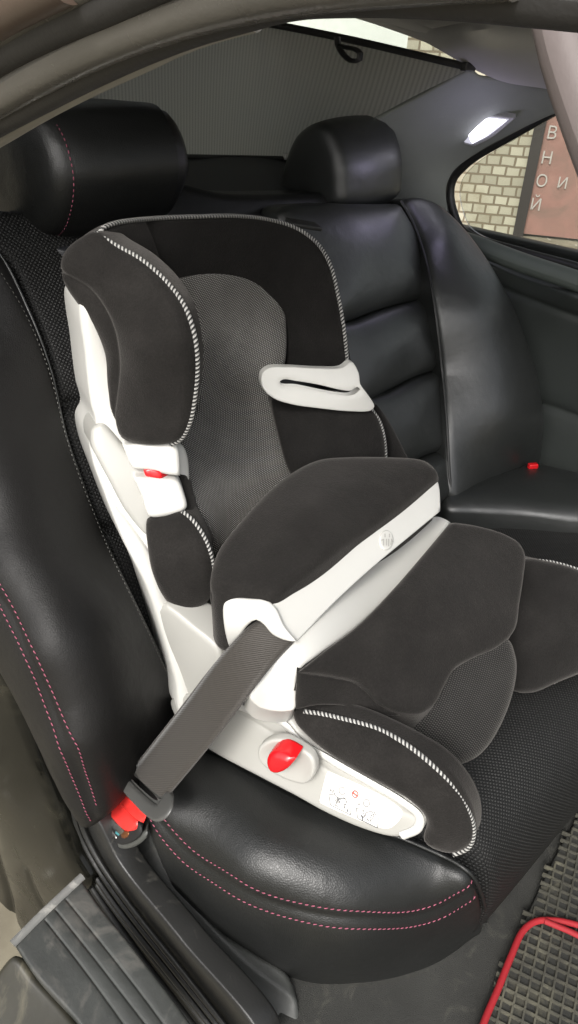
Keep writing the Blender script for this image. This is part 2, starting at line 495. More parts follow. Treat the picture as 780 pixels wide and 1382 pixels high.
def rope_mat():
    m, nt, b = newmat('striped_piping', (.5, .5, .5), .85)
    sx = N(nt, 'ShaderNodeSeparateXYZ'); nt.links.new(coords(nt, 'UV'), sx.inputs[0])
    ph = math_(nt, 'ADD', math_(nt, 'DIVIDE', sx.outputs[0], .0046), math_(nt, 'MULTIPLY', sx.outputs[1], 2.))
    t = math_(nt, 'ABSOLUTE', math_(nt, 'SUBTRACT', math_(nt, 'FRACT', ph), .5))
    c = ramp(nt, t, [(.20, (.02, .02, .02)), (.30, (.36, .355, .335))])
    nt.links.new(c, b.inputs['Base Color']); bump(nt, b, t, .9, .002); return m
ROPE = rope_mat()
def belt_mat():
    m, nt, b = newmat('belt_webbing', (.05, .045, .038), .65); b.inputs['Sheen Weight'].default_value = .2
    sx = N(nt, 'ShaderNodeSeparateXYZ'); nt.links.new(coords(nt, 'UV'), sx.inputs[0])
    u = math_(nt, 'DIVIDE', sx.outputs[0], .0034); v = math_(nt, 'MULTIPLY', sx.outputs[1], 15.)
    tw = math_(nt, 'ABSOLUTE', math_(nt, 'SUBTRACT', math_(nt, 'FRACT', math_(nt, 'ADD', u, v)), .5))
    nt.links.new(ramp(nt, tw, [(0., (.017, .014, .011)), (.5, (.036, .030, .023))]), b.inputs['Base Color'])
    bump(nt, b, tw, .7, .0008); return m
BELT = belt_mat()
def shade_mat():
    m, nt, b = newmat('shade_mesh', (.34, .34, .32), .9)
    sx = N(nt, 'ShaderNodeSeparateXYZ'); nt.links.new(coords(nt, 'UV'), sx.inputs[0])
    t = math_(nt, 'ABSOLUTE', math_(nt, 'SUBTRACT', math_(nt, 'FRACT', math_(nt, 'DIVIDE', sx.outputs[0], .0060)), .5))
    s = math_(nt, 'FRACT', math_(nt, 'DIVIDE', sx.outputs[1], .004))
    nt.links.new(ramp(nt, t, [(.12, (.24, .24, .225)), (.34, (.42, .42, .40))]), b.inputs['Base Color'])
    hole = math_(nt, 'GREATER_THAN', math_(nt, 'MULTIPLY', math_(nt, 'LESS_THAN', t, .2), math_(nt, 'LESS_THAN', s, .72)), .5)
    tr = nt.nodes.new('ShaderNodeBsdfTransparent'); tl = nt.nodes.new('ShaderNodeBsdfTranslucent'); tl.inputs[0].default_value = (.60, .60, .57, 1)
    a = nt.nodes.new('ShaderNodeMixShader'); a.inputs[0].default_value = .5; nt.links.new(b.outputs[0], a.inputs[1]); nt.links.new(tl.outputs[0], a.inputs[2])
    mx = nt.nodes.new('ShaderNodeMixShader'); nt.links.new(math_(nt, 'MULTIPLY', hole, .10), mx.inputs[0]); nt.links.new(a.outputs[0], mx.inputs[1]); nt.links.new(tr.outputs[0], mx.inputs[2])
    nt.links.new(mx.outputs[0], nt.nodes['Material Output'].inputs[0]); return m
SHADE = shade_mat()
def glass_mat(alpha=.12):
    m, nt, b = newmat('window_glass', (1, 1, 1), .02)
    tr = nt.nodes.new('ShaderNodeBsdfTransparent'); tr.inputs[0].default_value = (.86, .88, .86, 1)
    gl = nt.nodes.new('ShaderNodeBsdfGlossy'); gl.inputs['Roughness'].default_value = .02
    fr = nt.nodes.new('ShaderNodeFresnel'); fr.inputs[0].default_value = 1.45
    mx = nt.nodes.new('ShaderNodeMixShader'); nt.links.new(math_(nt, 'MULTIPLY', fr.outputs[0], .6), mx.inputs[0]); nt.links.new(tr.outputs[0], mx.inputs[1]); nt.links.new(gl.outputs[0], mx.inputs[2])
    nt.links.new(mx.outputs[0], nt.nodes['Material Output'].inputs[0]); return m
GLASS = glass_mat()
def emis(name, col, st):
    m, nt, b = newmat(name, (.6, .6, .6), .4); b.inputs['Emission Color'].default_value = (*col, 1); b.inputs['Emission Strength'].default_value = st; return m

# ------------------------------------------------------------------ planes used for measuring
BP = S('plane', (0, .57, .52), (0, -.53, .30))          # front of the bench backrest
BPb = S('plane', (0, .592, .52), (0, -.53, .30))
YAW = R(17); CF = np.array([math.sin(YAW), -math.cos(YAW), 0]); CS = np.array([math.cos(YAW), math.sin(YAW), 0])   # child seat forward / sideways
class Lift:
    def __init__(s, b, l): s.b = b; s.l = l
    def __call__(s, q): return s.b(q)+s.b.normal(q)*s.l
    def normal(s, q): return s.b.normal(q)

# ================================================================== REAR BENCH
bench = thing('rear_bench', 'black leather rear bench with perforated panels and pink double stitching under the child seat', 'car seat', (.75, .45, .36))
sBol = S((232, 930, *('X', .414)), (130, 720, 'X', .396), (75, 560, 'X', .403), (0, 330, 'X', .416),
         (0, 770, 'X', .247), (56, 880, 'X', .240), (100, 1000, 'X', .236), (128, 1085, 'X', .245), (-60, 640, 'X', .262),
         (0, 900, 'X', .232), (50, 1010, 'X', .228), (100, 1105, 'X', .232), (-120, 760, 'X', .25), (200, 1010, 'X', .345), (160, 1060, 'X', .28), (-100, 400, 'X', .34))
bol = pillow('side_bolster', [(-130, 330), (-40, 320), (0, 345), (38, 420), (66, 500), (86, 590), (112, 665), (140, 735), (185, 830), (236, 932, 'c'), (222, 985), (196, 1035), (150, 1090), (118, 1112), (95, 1085), (60, 1010), (20, 930), (-40, 830), (-130, 700)],
       sBol, (.1, 1, -.2), .05, .012, LEATHERB, bench, bulge=.010, bR=.07,
       seams=[([(-60, 690), (-8, 772), (28, 820), (55, 880), (85, 950), (110, 1030), (128, 1092)], .003, .0035)], sp=8, wr=.0012, wrs=22)
stitches('stitching', [stitch_on([(-60, 672), (0, 759), (27, 804), (57, 866), (92, 949), (105, 990), (121, 1049), (129, 1080)], top(bol), .0006),
                       stitch_on([(-60, 705), (0, 784), (30, 838), (55, 893), (77, 949), (87, 975), (106, 1040), (125, 1096)], top(bol), .0006)], PINK, bench, ln=.0042, gap=.0026, rad=.00065, slant=.0006)
pillow('backrest_panel', [(-120, 280), (-20, 285), (60, 290), (150, 300), (300, 330), (330, 600), (330, 950), (250, 965), (236, 945), (185, 835), (140, 740), (112, 668), (86, 595), (64, 500), (36, 420), (-2, 350), (-120, 320)],
       BPb, (0, 1, -.1), .04, .012, PERF, bench, bulge=.006, seams=[([(60, 556), (95, 545), (150, 545), (320, 560)], .006, .006), ([(120, 716), (160, 714), (320, 730)], .006, .006)], sp=9)
# welt between bolster and panel
sweep('seam_welt', trace([(-30, 318), (0, 343), (38, 420), (66, 500), (86, 590), (112, 665), (140, 735), (185, 830), (236, 932)], sBol, .004), .0018, LEATHER2, bench)
stitches('stitching', [stitch_on([(5, 372), (32, 425), (58, 500), (77, 585), (100, 660), (128, 730), (172, 826), (224, 930)], top(bol), .0006)], THREAD, bench, ln=.003, gap=.003, rad=.0005)
# upper middle of the backrest, seen between the head restraints
pillow('backrest_top', [(200, 250), (300, 262), (400, 262), (430, 262), (455, 300), (470, 430), (500, 560), (330, 600), (200, 420)], S('plane', (0, .66, .52), (0, -.53, .30)), (0, 1, 0), .06, .02, LEATHER, bench)
FB = dict(bulge=.020, bR=.030, wr=.0008, wrs=40)
pillow('backrest_panel', [(372, 285), (420, 276), (480, 276), (536, 276, 'c'), (556, 310), (572, 355), (581, 402, 'c'), (540, 410), (505, 420), (468, 434), (440, 440), (410, 380)], BPb, (0, 1, -.1), .04, .012, LEATHER2, bench, **FB)
pillow('backrest_panel', [(440, 442), (470, 435), (510, 420), (550, 408), (580, 401, 'c'), (588, 440), (592, 498, 'c'), (560, 508), (520, 528), (480, 545), (450, 520)], BPb, (0, 1, -.1), .04, .012, LEATHER2, bench, **FB)
pillow('backrest_panel', [(470, 550), (518, 530), (560, 510), (592, 500, 'c'), (597, 550), (599, 606, 'c'), (570, 616), (540, 630), (480, 640)], BPb, (0, 1, -.1), .04, .012, LEATHER2, bench, **FB)
pillow('backrest_panel', [(480, 645), (540, 632), (575, 616), (600, 608, 'c'), (602, 640), (604, 672), (540, 690), (480, 690)], BPb, (0, 1, -.1), .04, .018, LEATHER2, bench, **FB)
sFar = S((540, 275, 'X', 1.215), (563, 330, 'X', 1.205), (592, 500, 'X', 1.155), (602, 655, 'X', 1.085), (650, 420, 'X', 1.245), (600, 330, 'X', 1.25), (680, 560, 'X', 1.245),
         (640, 640, 'X', 1.18), (700, 430, 'X', 1.36), (640, 330, 'X', 1.345), (728, 560, 'X', 1.37), (585, 276, 'X', 1.30), (722, 620, 'X', 1.375))
pillow('side_bolster', [(540, 274), (556, 268), (585, 276), (616, 302), (650, 345), (682, 400), (705, 455), (722, 510), (730, 565), (726, 618), (714, 650), (680, 668), (640, 676), (606, 676), (601, 640), (598, 560), (592, 490), (581, 402), (566, 335), (550, 296)],
       sFar, (.3, 1, -.2), .07, .012, LEATHER2, bench, bulge=.014, bR=.05, sp=9, wr=.0012, wrs=24)
sweep('seam_welt', trace([(538, 274), (552, 298), (568, 336), (583, 402), (594, 490), (600, 560), (603, 640), (606, 672)], sFar, .006), .0032, LEATHER, bench)

# cushion
# middle of the cushion: lofted in real measures, rounded front edge
prof = spline([(.74, .522), (.50, .530), (.36, .538), (.26, .540), (.205, .528), (.168, .498), (.150, .450), (.147, .400), (.158, .345), (.20, .325)], False, .012)
arc_ = np.concatenate([[0], np.cumsum(np.linalg.norm(np.diff(prof, axis=0), axis=1))])
xs = np.linspace(.33, 1.40, 60); V = []; uv = []; Fc = []
for i, x in enumerate(xs):
    f_ = max(0, .55-x)
    for j, (y, z) in enumerate(prof):
        fr = min(1, max(0, (.45-y)/.25)); V.append((x, y+f_*.9*fr-.012*math.sin((x-.5)*3.2)*fr, z-.05*max(0, .40-x)+.003*math.sin(x*17+y*9))); uv.append((x, arc_[j]))
m_ = len(prof)
for i in range(len(xs)-1):
    for j in range(m_-1): a_ = i*m_+j; Fc.append((a_, a_+1, a_+m_+1, a_+m_))
cc_ = mesh('cushion_centre', V, Fc, PERF, bench, uv=uv)
sm_ = cc_.modifiers.new('thick', 'SOLIDIFY'); sm_.thickness = .02; sm_.offset = -1
sCN = S((195, 1020, 'Z', .528), (290, 1020, 'Z', .545), (400, 1085, 'Z', .55), (500, 1125, 'Z', .548), (600, 1160, 'Z', .535), (640, 1190, 'Z', .52),
        (225, 1100, 'Z', .522), (330, 1180, 'Z', .520), (480, 1222, 'Z', .515), (630, 1196, 'Z', .515),
        (250, 1190, 'X', .312), (330, 1250, 'X', .330), (330, 1290, 'X', .345), (480, 1290, 'Y', .225), (480, 1325, 'Y', .238), (600, 1305, 'Y', .175), (640, 1260, 'Y', .165), (400, 1318, 'Y', .285))
cb = pillow('cushion_bolster', [(196, 1016), (236, 1008), (290, 1018), (345, 1048), (400, 1076), (450, 1097), (520, 1125), (570, 1144), (612, 1163), (634, 1180), (644, 1205), (650, 1250), (648, 1290), (610, 1312), (560, 1325), (500, 1332), (430, 1324), (370, 1304), (310, 1272), (268, 1235), (240, 1200), (218, 1155), (202, 1110), (190, 1060)],
       sCN, (.15, .2, -1), .05, .010, LEATHER, bench, bulge=.008, bR=.04,
       seams=[([(214, 1090), (232, 1112), (262, 1140), (300, 1168), (345, 1194), (400, 1214), (460, 1226), (530, 1226), (590, 1212), (640, 1190)], .0035, .004)], sp=8, wr=.0012, wrs=30)
stitches('stitching', [stitch_on([(222, 1092), (240, 1109), (270, 1135), (308, 1161), (352, 1186), (405, 1204), (462, 1216), (530, 1217), (588, 1203), (636, 1184)], top(cb), .0006),
                       stitch_on([(212, 1100), (226, 1119), (256, 1148), (296, 1176), (342, 1203), (400, 1224), (460, 1236), (530, 1236), (590, 1222), (640, 1199)], top(cb), .0006)], PINK, bench, ln=.0042, gap=.0026, rad=.00065, slant=.0006)
sweep('seam_welt', trace([(196, 1014), (236, 1006), (290, 1016), (345, 1046), (400, 1074), (450, 1095), (520, 1123), (570, 1142), (612, 1161), (636, 1180), (650, 1210), (655, 1240)], sCN, .003), .0022, LEATHER, bench)
sFC = S('plane', (0, 0, .556), (0, 0, 1))
pillow('cushion_far', [(592, 668), (620, 655), (680, 640), (716, 630), (760, 638), (820, 655), (860, 700), (820, 708), (780, 706), (700, 697), (640, 694), (600, 690)], sFC, (0, 0, -1), .06, .018, LEATHER2, bench, bulge=.012, bR=.03)

# head restraints
def headrest(label, prof, surf, width, rnd, mat, swell=.0, tilt=(1, 0, 0)):
    e = np.array(tilt, float); e /= np.linalg.norm(e)
    o = pillow('headrest', prof, surf, e, width, rnd, mat, bench, bulge=.010, bR=.05, label=label, br=rnd*1.5, sp=8, swell=swell)
    q = spline(prof, True, 5.); q3 = surf(q)
    return o, q3
hr1, q3 = headrest('large head restraint nearest the door opening with a pink side seam', [(40, 148), (62, 152), (79, 180), (90, 213), (95, 245), (92, 280), (82, 310), (68, 322), (30, 322), (-20, 312), (-60, 280), (-75, 230), (-60, 190), (-20, 156)],
                  S('plane', (.50, .95, 1.1), (-1, .10, 0)), .195, .030, LEATHER, swell=.014)
q = spline([(60, 151), (79, 180), (90, 213), (95, 245), (92, 280), (82, 310), (70, 321)], False, 4.); sh = S('plane', (.50, .95, 1.1), (-1, .10, 0))
P_ = sh(q); NN = np.tile([-.5, -.8, .15], (len(q), 1)); NN = NN/np.linalg.norm(NN[0])
stitches('stitching', [(P_+np.array([.002, -.004, 0]), NN)], PINK, hr1, ln=.004, gap=.003, rad=.0007)
hr2, _ = headrest('smaller head restraint behind the child seat, catching the lamp light', [(440, 163), (452, 170), (462, 190), (469, 215), (471, 245), (468, 275), (455, 284), (425, 283), (398, 276), (383, 262), (384, 238), (392, 208), (404, 183), (422, 168)],
                  S('plane', (1.08, .95, 1.1), (-1, .0, 0)), .170, .018, LEATHER2, swell=.006)
for px in (425, 505):
    a = at(px, 270, 'Y', .96); sweep('post', [a, a+np.array([0, .0, -.10])], .006, METAL, hr2)

# ================================================================== CHILD SEAT
seat = thing('child_seat', 'white and dark grey high-backed child car seat with striped piping, strapped to the rear bench', 'child seat', (.62, .38, .545))
PX_ = lambda X: S('plane', (X, 0, 0), (-1, 0, 0))
sSide = S('plane', (.385, .46, .56), (-CS[0], -CS[1], .0))            # near side of the base
# backrest shell
sShell = S((108, 410, 'Y', .705), (120, 560, 'Y', .69), (122, 610, 'Y', .685), (165, 600, 'Y', .66), (150, 480, 'Y', .685), (235, 900, 'Y', .545), (205, 780, 'Y', .585), (165, 720, 'Y', .625), (245, 690, 'Y', .60), (240, 600, 'Y', .63), (280, 850, 'Y', .56))
pillow('shell', [(108, 405), (120, 400), (140, 450), (155, 500), (166, 560), (180, 600), (245, 600), (250, 690), (235, 720), (245, 780), (262, 815), (290, 850), (300, 900), (300, 960), (245, 968), (236, 920), (216, 850), (196, 790), (165, 728), (140, 665), (124, 620), (120, 590), (128, 572), (121, 540), (114, 480)],
       sShell, (.35, .9, -.1), .10, .009, WHITE, seat, bulge=.003, seams=[([(148, 672), (175, 705), (205, 752), (222, 800), (236, 850)], .003, .002)], sp=7)
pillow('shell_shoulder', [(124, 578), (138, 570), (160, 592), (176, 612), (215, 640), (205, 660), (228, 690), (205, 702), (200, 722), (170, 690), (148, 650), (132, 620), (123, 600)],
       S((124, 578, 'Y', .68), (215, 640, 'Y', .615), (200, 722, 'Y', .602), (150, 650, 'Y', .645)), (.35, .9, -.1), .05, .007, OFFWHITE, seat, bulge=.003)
# headrest inside (dark) and centre mesh
sHead = S((133, 314, 'Y', .705), (200, 296, 'Y', .735), (300, 292, 'Y', .745), (400, 308, 'Y', .735), (448, 360, 'Y', .665), (464, 440, 'Y', .625), (472, 492, 'Y', .615), (385, 440, 'Y', .745), (385, 520, 'Y', .715), (330, 400, 'Y', .775), (240, 380, 'Y', .755), (270, 480, 'Y', .80), (180, 345, 'Y', .715),
          (260, 600, 'Y', .78), (380, 560, 'Y', .74))
pillow('headrest_padding', [(133, 313), (150, 303), (200, 296), (260, 292), (320, 291), (362, 296), (400, 308), (430, 330), (448, 360), (459, 400), (466, 440), (472, 480), (474, 500), (440, 508), (380, 500), (375, 600), (250, 610), (250, 590), (262, 540), (265, 480), (262, 450), (250, 415), (228, 384), (195, 354), (160, 333)],
       sHead, (.35, .8, -.8), .025, .006, FABD, seat, bulge=.002, sp=7, seams=[([(196, 300), (208, 330), (222, 372)], .003, .003)])
sMesh = S((232, 378, 'Y', .748), (300, 368, 'Y', .762), (385, 440, 'Y', .735), (330, 420, 'Y', .762), (372, 540, 'Y', .685), (300, 560, 'Y', .705), (250, 600, 'Y', .672), (300, 700, 'Y', .605), (395, 640, 'Y', .625), (290, 760, 'Y', .565), (270, 700, 'Y', .59), (440, 700, 'Y', .60))
pillow('centre_panel', [(230, 377), (250, 371), (300, 369), (342, 377), (368, 394), (382, 418), (386, 450), (384, 490), (374, 520), (371, 545), (378, 590), (392, 632), (440, 680), (420, 760), (290, 790), (286, 745), (272, 708), (255, 680), (246, 650), (238, 620), (240, 596), (262, 556), (268, 500), (268, 450), (256, 412), (242, 392)],
       sMesh, (.1, 1, -.1), .05, .006, MESHF, seat, bulge=.004, bR=.03, sp=7)
# near wing of the headrest
sWing = S((88, 345, 'Y', .725), (105, 400, 'Y', .715), (150, 480, 'Y', .685), (165, 585, 'Y', .655), (132, 314, 'Y', .70), (180, 360, 'Y', .655), (228, 384, 'Y', .615), (262, 450, 'Y', .572), (266, 500, 'Y', .568), (258, 560, 'Y', .575), (232, 598, 'Y', .60), (200, 470, 'Y', .612), (200, 598, 'Y', .62))
pillow('headrest_wing', [(84, 352), (92, 336), (112, 320), (133, 312), (160, 331), (195, 352), (228, 382), (250, 414), (262, 450), (267, 490), (265, 530), (258, 568), (246, 590), (228, 597), (190, 598), (166, 590), (154, 560), (149, 520), (146, 478), (134, 448), (110, 412), (94, 390), (84, 370)],
       sWing, (.75, .65, 0), .045, .012, FAB, seat, bulge=.006, bR=.04, seams=[([(86, 366), (104, 374), (130, 390), (152, 418), (166, 450), (171, 490), (165, 535), (160, 565), (163, 592)], .0035, .0026)], sp=7)
sweep('piping', trace([(131, 315), (137, 319), (160, 333), (195, 353), (228, 383), (251, 415), (263, 450), (267.5, 490), (265, 530), (258, 568), (246, 590), (232, 598)], sWing, .004, 3), .0026, ROPE, seat)
sweep('piping', trace([(131, 315), (134, 309), (150, 302), (200, 295), (260, 291), (320, 290), (362, 295), (400, 307), (430, 329), (448, 358), (459, 400), (466, 440), (470, 480), (470, 493)], sHead, .004, 3), .0026, ROPE, seat)
box('headrest_buckle', at(410, 303, 'Y', .742), (.055, .022, .006), DARKP, seat, .002, rot=[(.95, -.15, -.2), (.2, .9, .2), (.1, -.2, .95)])
# loop slot beside the near wing
pillow('pull_tab', [(263, 455), (268, 455), (273, 465), (273, 478), (268, 486), (263, 486)], S((263, 455, 'Y', .70), (273, 465, 'Y', .70), (268, 486, 'Y', .69)), (0, 1, 0), .01, .003, BLACK, seat)
# near shoulder guides (two white clips) with red insert
sClip = S((165, 600, 'Y', .645), (240, 598, 'Y', .600), (243, 640, 'Y', .592), (250, 690, 'Y', .575), (205, 697, 'Y', .592), (180, 640, 'Y', .622))
pillow('belt_guide', [(165, 600, 'c'), (190, 598), (235, 598), (240, 604), (243, 625), (243, 642, 'c'), (225, 640), (200, 634), (180, 632), (174, 622)], sClip, (.5, .85, 0), .022, .005, WHITE, seat, bulge=.002, label='upper white plastic clip above the red insert', sp=5)
pillow('belt_guide', [(179, 642, 'c'), (200, 643), (225, 645), (240, 648), (248, 664), (252, 684), (246, 690), (226, 696), (207, 698), (200, 695), (192, 672)], sClip, (.5, .85, 0), .022, .006, WHITE, seat, bulge=.002, label='lower white plastic clip below the red insert', sp=5)
pillow('guide_recess', [(178, 628), (236, 632), (237, 650), (182, 650)], S((165, 600, 'Y', .655), (240, 598, 'Y', .610), (250, 690, 'Y', .590)), (.5, .85, 0), .01, .002, BLACK, seat)
pillow('red_insert', [(194, 632), (216, 634), (219, 648), (206, 648), (198, 644)], S((165, 600, 'Y', .64), (240, 598, 'Y', .597), (250, 690, 'Y', .575)), CS, .02, .004, RED, seat, sp=4)
# lower near wing
sLow = S((200, 700, 'Y', .60), (245, 690, 'Y', .575), (285, 745, 'Y', .535), (250, 822, 'Y', .555), (205, 770, 'Y', .585), (285, 800, 'Y', .535), (240, 750, 'Y', .565))
pillow('lower_wing', [(199, 702), (210, 698), (246, 690), (262, 703), (277, 724), (287, 750), (290, 775), (285, 805), (270, 817), (250, 824), (232, 816), (218, 800), (207, 775), (200, 740)], sLow, (.6, .8, 0), .05, .012, FAB, seat, bulge=.008, bR=.03, sp=6)
sweep('piping', trace([(247, 689), (262, 702), (277, 724), (286, 748), (289, 772)], sLow, .004, 3), .0025, ROPE, seat)
# inner dark strip right of the lower wing
pillow('lower_wing_lining', [(243, 640), (252, 645), (262, 680), (280, 712), (286, 735), (270, 735), (252, 700)], S((243, 640, 'Y', .61), (252, 645, 'Y', .625), (300, 770, 'Y', .545), (255, 700, 'Y', .575)), (.5, .8, 0), .04, .008, FABD, seat)
# far lower wing
sLF = S((372, 545, 'Y', .665), (430, 545, 'Y', .62), (498, 553, 'Y', .585), (518, 600, 'Y', .565), (515, 650, 'Y', .555), (392, 640, 'Y', .615))
pillow('lower_wing', [(368, 535), (400, 540), (450, 546), (500, 552), (512, 572), (518, 600), (517, 640), (512, 680), (430, 690), (392, 640), (376, 590)], sLF, (.5, .8, 0), .06, .010, FABD, seat, bulge=.004)
sweep('piping', trace([(498, 550), (510, 568), (517, 595), (518, 640), (514, 670)], sLF, .004, 3), .0026, ROPE, seat)
pillow('side_strut', [(505, 545), (518, 560), (540, 600), (556, 640), (540, 660), (518, 650), (520, 600), (512, 570)], S((505, 545, 'Y', .62), (556, 640, 'Y', .60), (518, 650, 'Y', .59)), (.5, .8, 0), .03, .006, FAB, seat)
# far belt hook (white)
sHook = S((352, 515, 'Y', .655), (400, 500, 'Y', .635), (475, 490, 'Y', .602), (504, 550, 'Y', .572), (400, 545, 'Y', .62), (490, 520, 'Y', .582))
pillow('belt_hook', [(352, 514), (354, 503), (364, 496), (385, 495), (430, 497), (462, 496), (474, 488), (484, 504), (486, 518), (496, 532), (505, 548), (500, 554), (470, 555), (430, 551), (395, 546), (370, 538), (356, 526)],
       sHook, (.4, .9, 0), .010, .0018, WHITE, seat, bulge=.0008, sp=5, holes=[[(377, 516), (382, 512), (400, 514), (430, 519), (460, 526), (474, 527), (482, 522), (486, 525), (477, 533), (458, 533), (430, 528), (400, 522), (382, 521)]])
# hip cover between back and base
sHip = S('plane', (.392, .56, .6), (-.97, -.22, .05))
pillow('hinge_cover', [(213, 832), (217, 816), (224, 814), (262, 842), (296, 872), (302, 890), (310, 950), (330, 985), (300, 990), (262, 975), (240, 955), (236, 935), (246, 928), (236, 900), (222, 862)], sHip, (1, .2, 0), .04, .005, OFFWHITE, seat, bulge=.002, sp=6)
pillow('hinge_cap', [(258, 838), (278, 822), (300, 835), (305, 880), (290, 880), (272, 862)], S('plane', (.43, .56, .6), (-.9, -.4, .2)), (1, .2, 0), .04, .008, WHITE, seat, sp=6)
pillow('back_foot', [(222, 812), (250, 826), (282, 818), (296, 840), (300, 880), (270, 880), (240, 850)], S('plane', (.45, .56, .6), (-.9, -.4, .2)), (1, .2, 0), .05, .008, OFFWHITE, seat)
# base side
sBase = S((236, 945, 'X', .388), (290, 1010, 'X', .385), (400, 1068, 'X', .405), (540, 1125, 'X', .448), (575, 1100, 'X', .462), (400, 960, 'X', .432), (480, 1035, 'X', .438), (330, 950, 'X', .41))
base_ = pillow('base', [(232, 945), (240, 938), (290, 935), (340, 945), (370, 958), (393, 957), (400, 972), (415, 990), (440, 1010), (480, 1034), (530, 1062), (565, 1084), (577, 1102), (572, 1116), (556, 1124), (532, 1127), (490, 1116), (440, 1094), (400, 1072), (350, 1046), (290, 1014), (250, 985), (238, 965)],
       sBase, (.75, .66, 0), .045, .006, OFFWHITE, seat, bulge=.003, sp=5, seams=[([(318, 955), (352, 975), (392, 1000), (430, 1026), (470, 1052), (520, 1078), (566, 1100)], .0012, .002)])
# raised white lip along the top of the base
sweep('base_lip', trace([(300, 940), (345, 957), (385, 972), (408, 996), (450, 1022), (500, 1050), (545, 1076), (568, 1096), (566, 1112), (545, 1122)], sBase, .007), .005, WHITE, seat, flat=.6, up=(-1, -.3, 0))
# recess + red button
pillow('button_recess', [(350, 1008), (362, 998), (385, 996), (405, 1006), (424, 1022), (426, 1042), (415, 1056), (390, 1052), (362, 1036), (350, 1024)], S((350, 1008, 'X', .382), (426, 1042, 'X', .402), (390, 1055, 'X', .392), (385, 996, 'X', .398)), CS, .01, .004, OFFWHITE, seat, bulge=-.004, bR=.01, sp=4)
sBtn = S((364, 1022, 'X', .380), (404, 1020, 'X', .392), (380, 1038, 'X', .384), (385, 1005, 'X', .390))
pillow('release_button', [(364, 1024), (367, 1013), (377, 1007), (390, 1010), (404, 1019, 'c'), (394, 1031), (380, 1037), (369, 1034)], Lift(sBtn, .006), CS, .02, .006, RED, seat, bulge=.003, bR=.008, sp=3)
# label with pictograms
LW = newmat('label_paper', (.80, .79, .74), .45)[0]; LI = newmat('label_ink', (.10, .10, .11), .6)[0]; LR = newmat('label_red', (.6, .1, .08), .6)[0]
class Lift_:
    def __init__(s, b, l): s.b = b; s.l = l
    def __call__(s, q): return s.b(q)+s.b.normal(q)*s.l
    def normal(s, q): return s.b.normal(q)
lab = pillow('label', [(445, 1038, 'c'), (490, 1056), (530, 1077), (545, 1092), (538, 1104), (526, 1112), (510, 1110, 'c'), (470, 1094), (434, 1078, 'c')], top(base_, .0006), CS, .0008, .0002, LW, seat, sp=5)
def marks(name, segs, surf, w, mat, parent):
    V = []; Fc = []
    for a, b in segs:
        a = np.array(a, float); b = np.array(b, float); d = b-a; L = np.linalg.norm(d)+1e-9; n_ = np.array([-d[1], d[0]])/L*w/2
        q = np.array([a-n_, b-n_, b+n_, a+n_]); s0 = len(V); V += list(surf(q)); Fc.append((s0, s0+1, s0+2, s0+3))
    return mesh(name, V, Fc, mat, parent, smooth=False)
sg = []
def G(u, v):   # label frame: u along the strip 0..1, v down 0..1
    a = np.array([450, 1044.]); e = np.array([80, 39.]); f = np.array([-9, 34.]); return tuple(a+e*u+f*v)
def ln(*p):
    for i in range(len(p)-1): sg.append((G(*p[i]), G(*p[i+1])))
for u0 in (.10, .55):
    ln((u0-.06, .62), (u0+.02, .50)); ln((u0, .95), (u0+.33, .95), (u0+.30, .55)); ln((u0-.06, .62), (u0, .95))
    for k in range(16):
        a = (u0+.05+rng.rand()*.22, .5+rng.rand()*.4); ln(a, (a[0]+rng.uniform(-.05, .05), a[1]+rng.uniform(-.12, .12)))
    ln((u0+.07, .9), (u0+.10, .6), (u0+.17, .45), (u0+.23, .55), (u0+.20, .85)); 
for k in range(9): ln((.15+k*.03, .03), (.165+k*.03, .03))
for u in (.22, .62):
    for k in range(8): ln((u+.05*math.cos(k*.785), .26+.13*math.sin(k*.785)), (u+.05*math.cos(k*.785+.785), .26+.13*math.sin(k*.785+.785)))
for u in (.04, .08, .5):
    ln((u, .5), (u+.015, .35)); ln((u+.02, .45), (u+.03, .38))
marks('pictogram', sg, top(base_, .0016), .9, LI, lab)
sg = []
for k in range(8): ln((.42+.05*math.cos(k*.785), .16+.11*math.sin(k*.785)), (.42+.05*math.cos(k*.785+.785), .16+.11*math.sin(k*.785+.785)))
ln((.385, .12), (.455, .20)); ln((.38, .16), (.46, .16))
marks('warning_mark', sg, top(base_, .0016), 1.4, LR, lab)
# seat cushion: near side pad, centre mesh, far side pad
sSP = S((400, 960, 'X', .425), (430, 955, 'X', .44), (520, 990, 'X', .462), (600, 1040, 'X', .475), (640, 1105, 'X', .492), (600, 1143, 'X', .472), (575, 1105, 'X', .458), (480, 1035, 'X', .434), (560, 1050, 'X', .460), (500, 1020, 'X', .440))
pillow('side_cushion', [(397, 958), (430, 955), (470, 964), (510, 978), (560, 1003), (600, 1030), (630, 1066), (643, 1100), (642, 1125), (630, 1140), (612, 1147), (590, 1144), (572, 1132), (576, 1112), (573, 1098), (556, 1080), (520, 1058), (480, 1036), (440, 1012), (414, 990), (400, 974)],
       sSP, (.9, .2, 0), .022, .010, FAB, seat, bulge=.007, bR=.025, sp=6, label='near side pad of the seat with a striped edge')
sweep('piping', trace([(412, 957), (440, 962), (480, 973), (520, 988), (562, 1010), (598, 1040), (622, 1072), (636, 1102), (637, 1122), (630, 1136), (610, 1145)], sSP, .008, 3), .0026, ROPE, seat)
sCM = S((560, 960, 'Z', .635), (690, 870, 'Z', .655), (692, 940, 'Z', .62), (650, 1010, 'Z', .588), (620, 1030, 'Z', .580), (520, 1000, 'Z', .60), (620, 950, 'Z', .63))
pillow('seat_pad', [(500, 960), (560, 920), (620, 880), (680, 862), (692, 885), (694, 910), (685, 950), (664, 995), (645, 1018), (622, 1030), (595, 1032), (560, 1010), (520, 985)], sCM, (0, .5, -1), .07, .018, MESHP, seat, bulge=.010, bR=.03, sp=6)
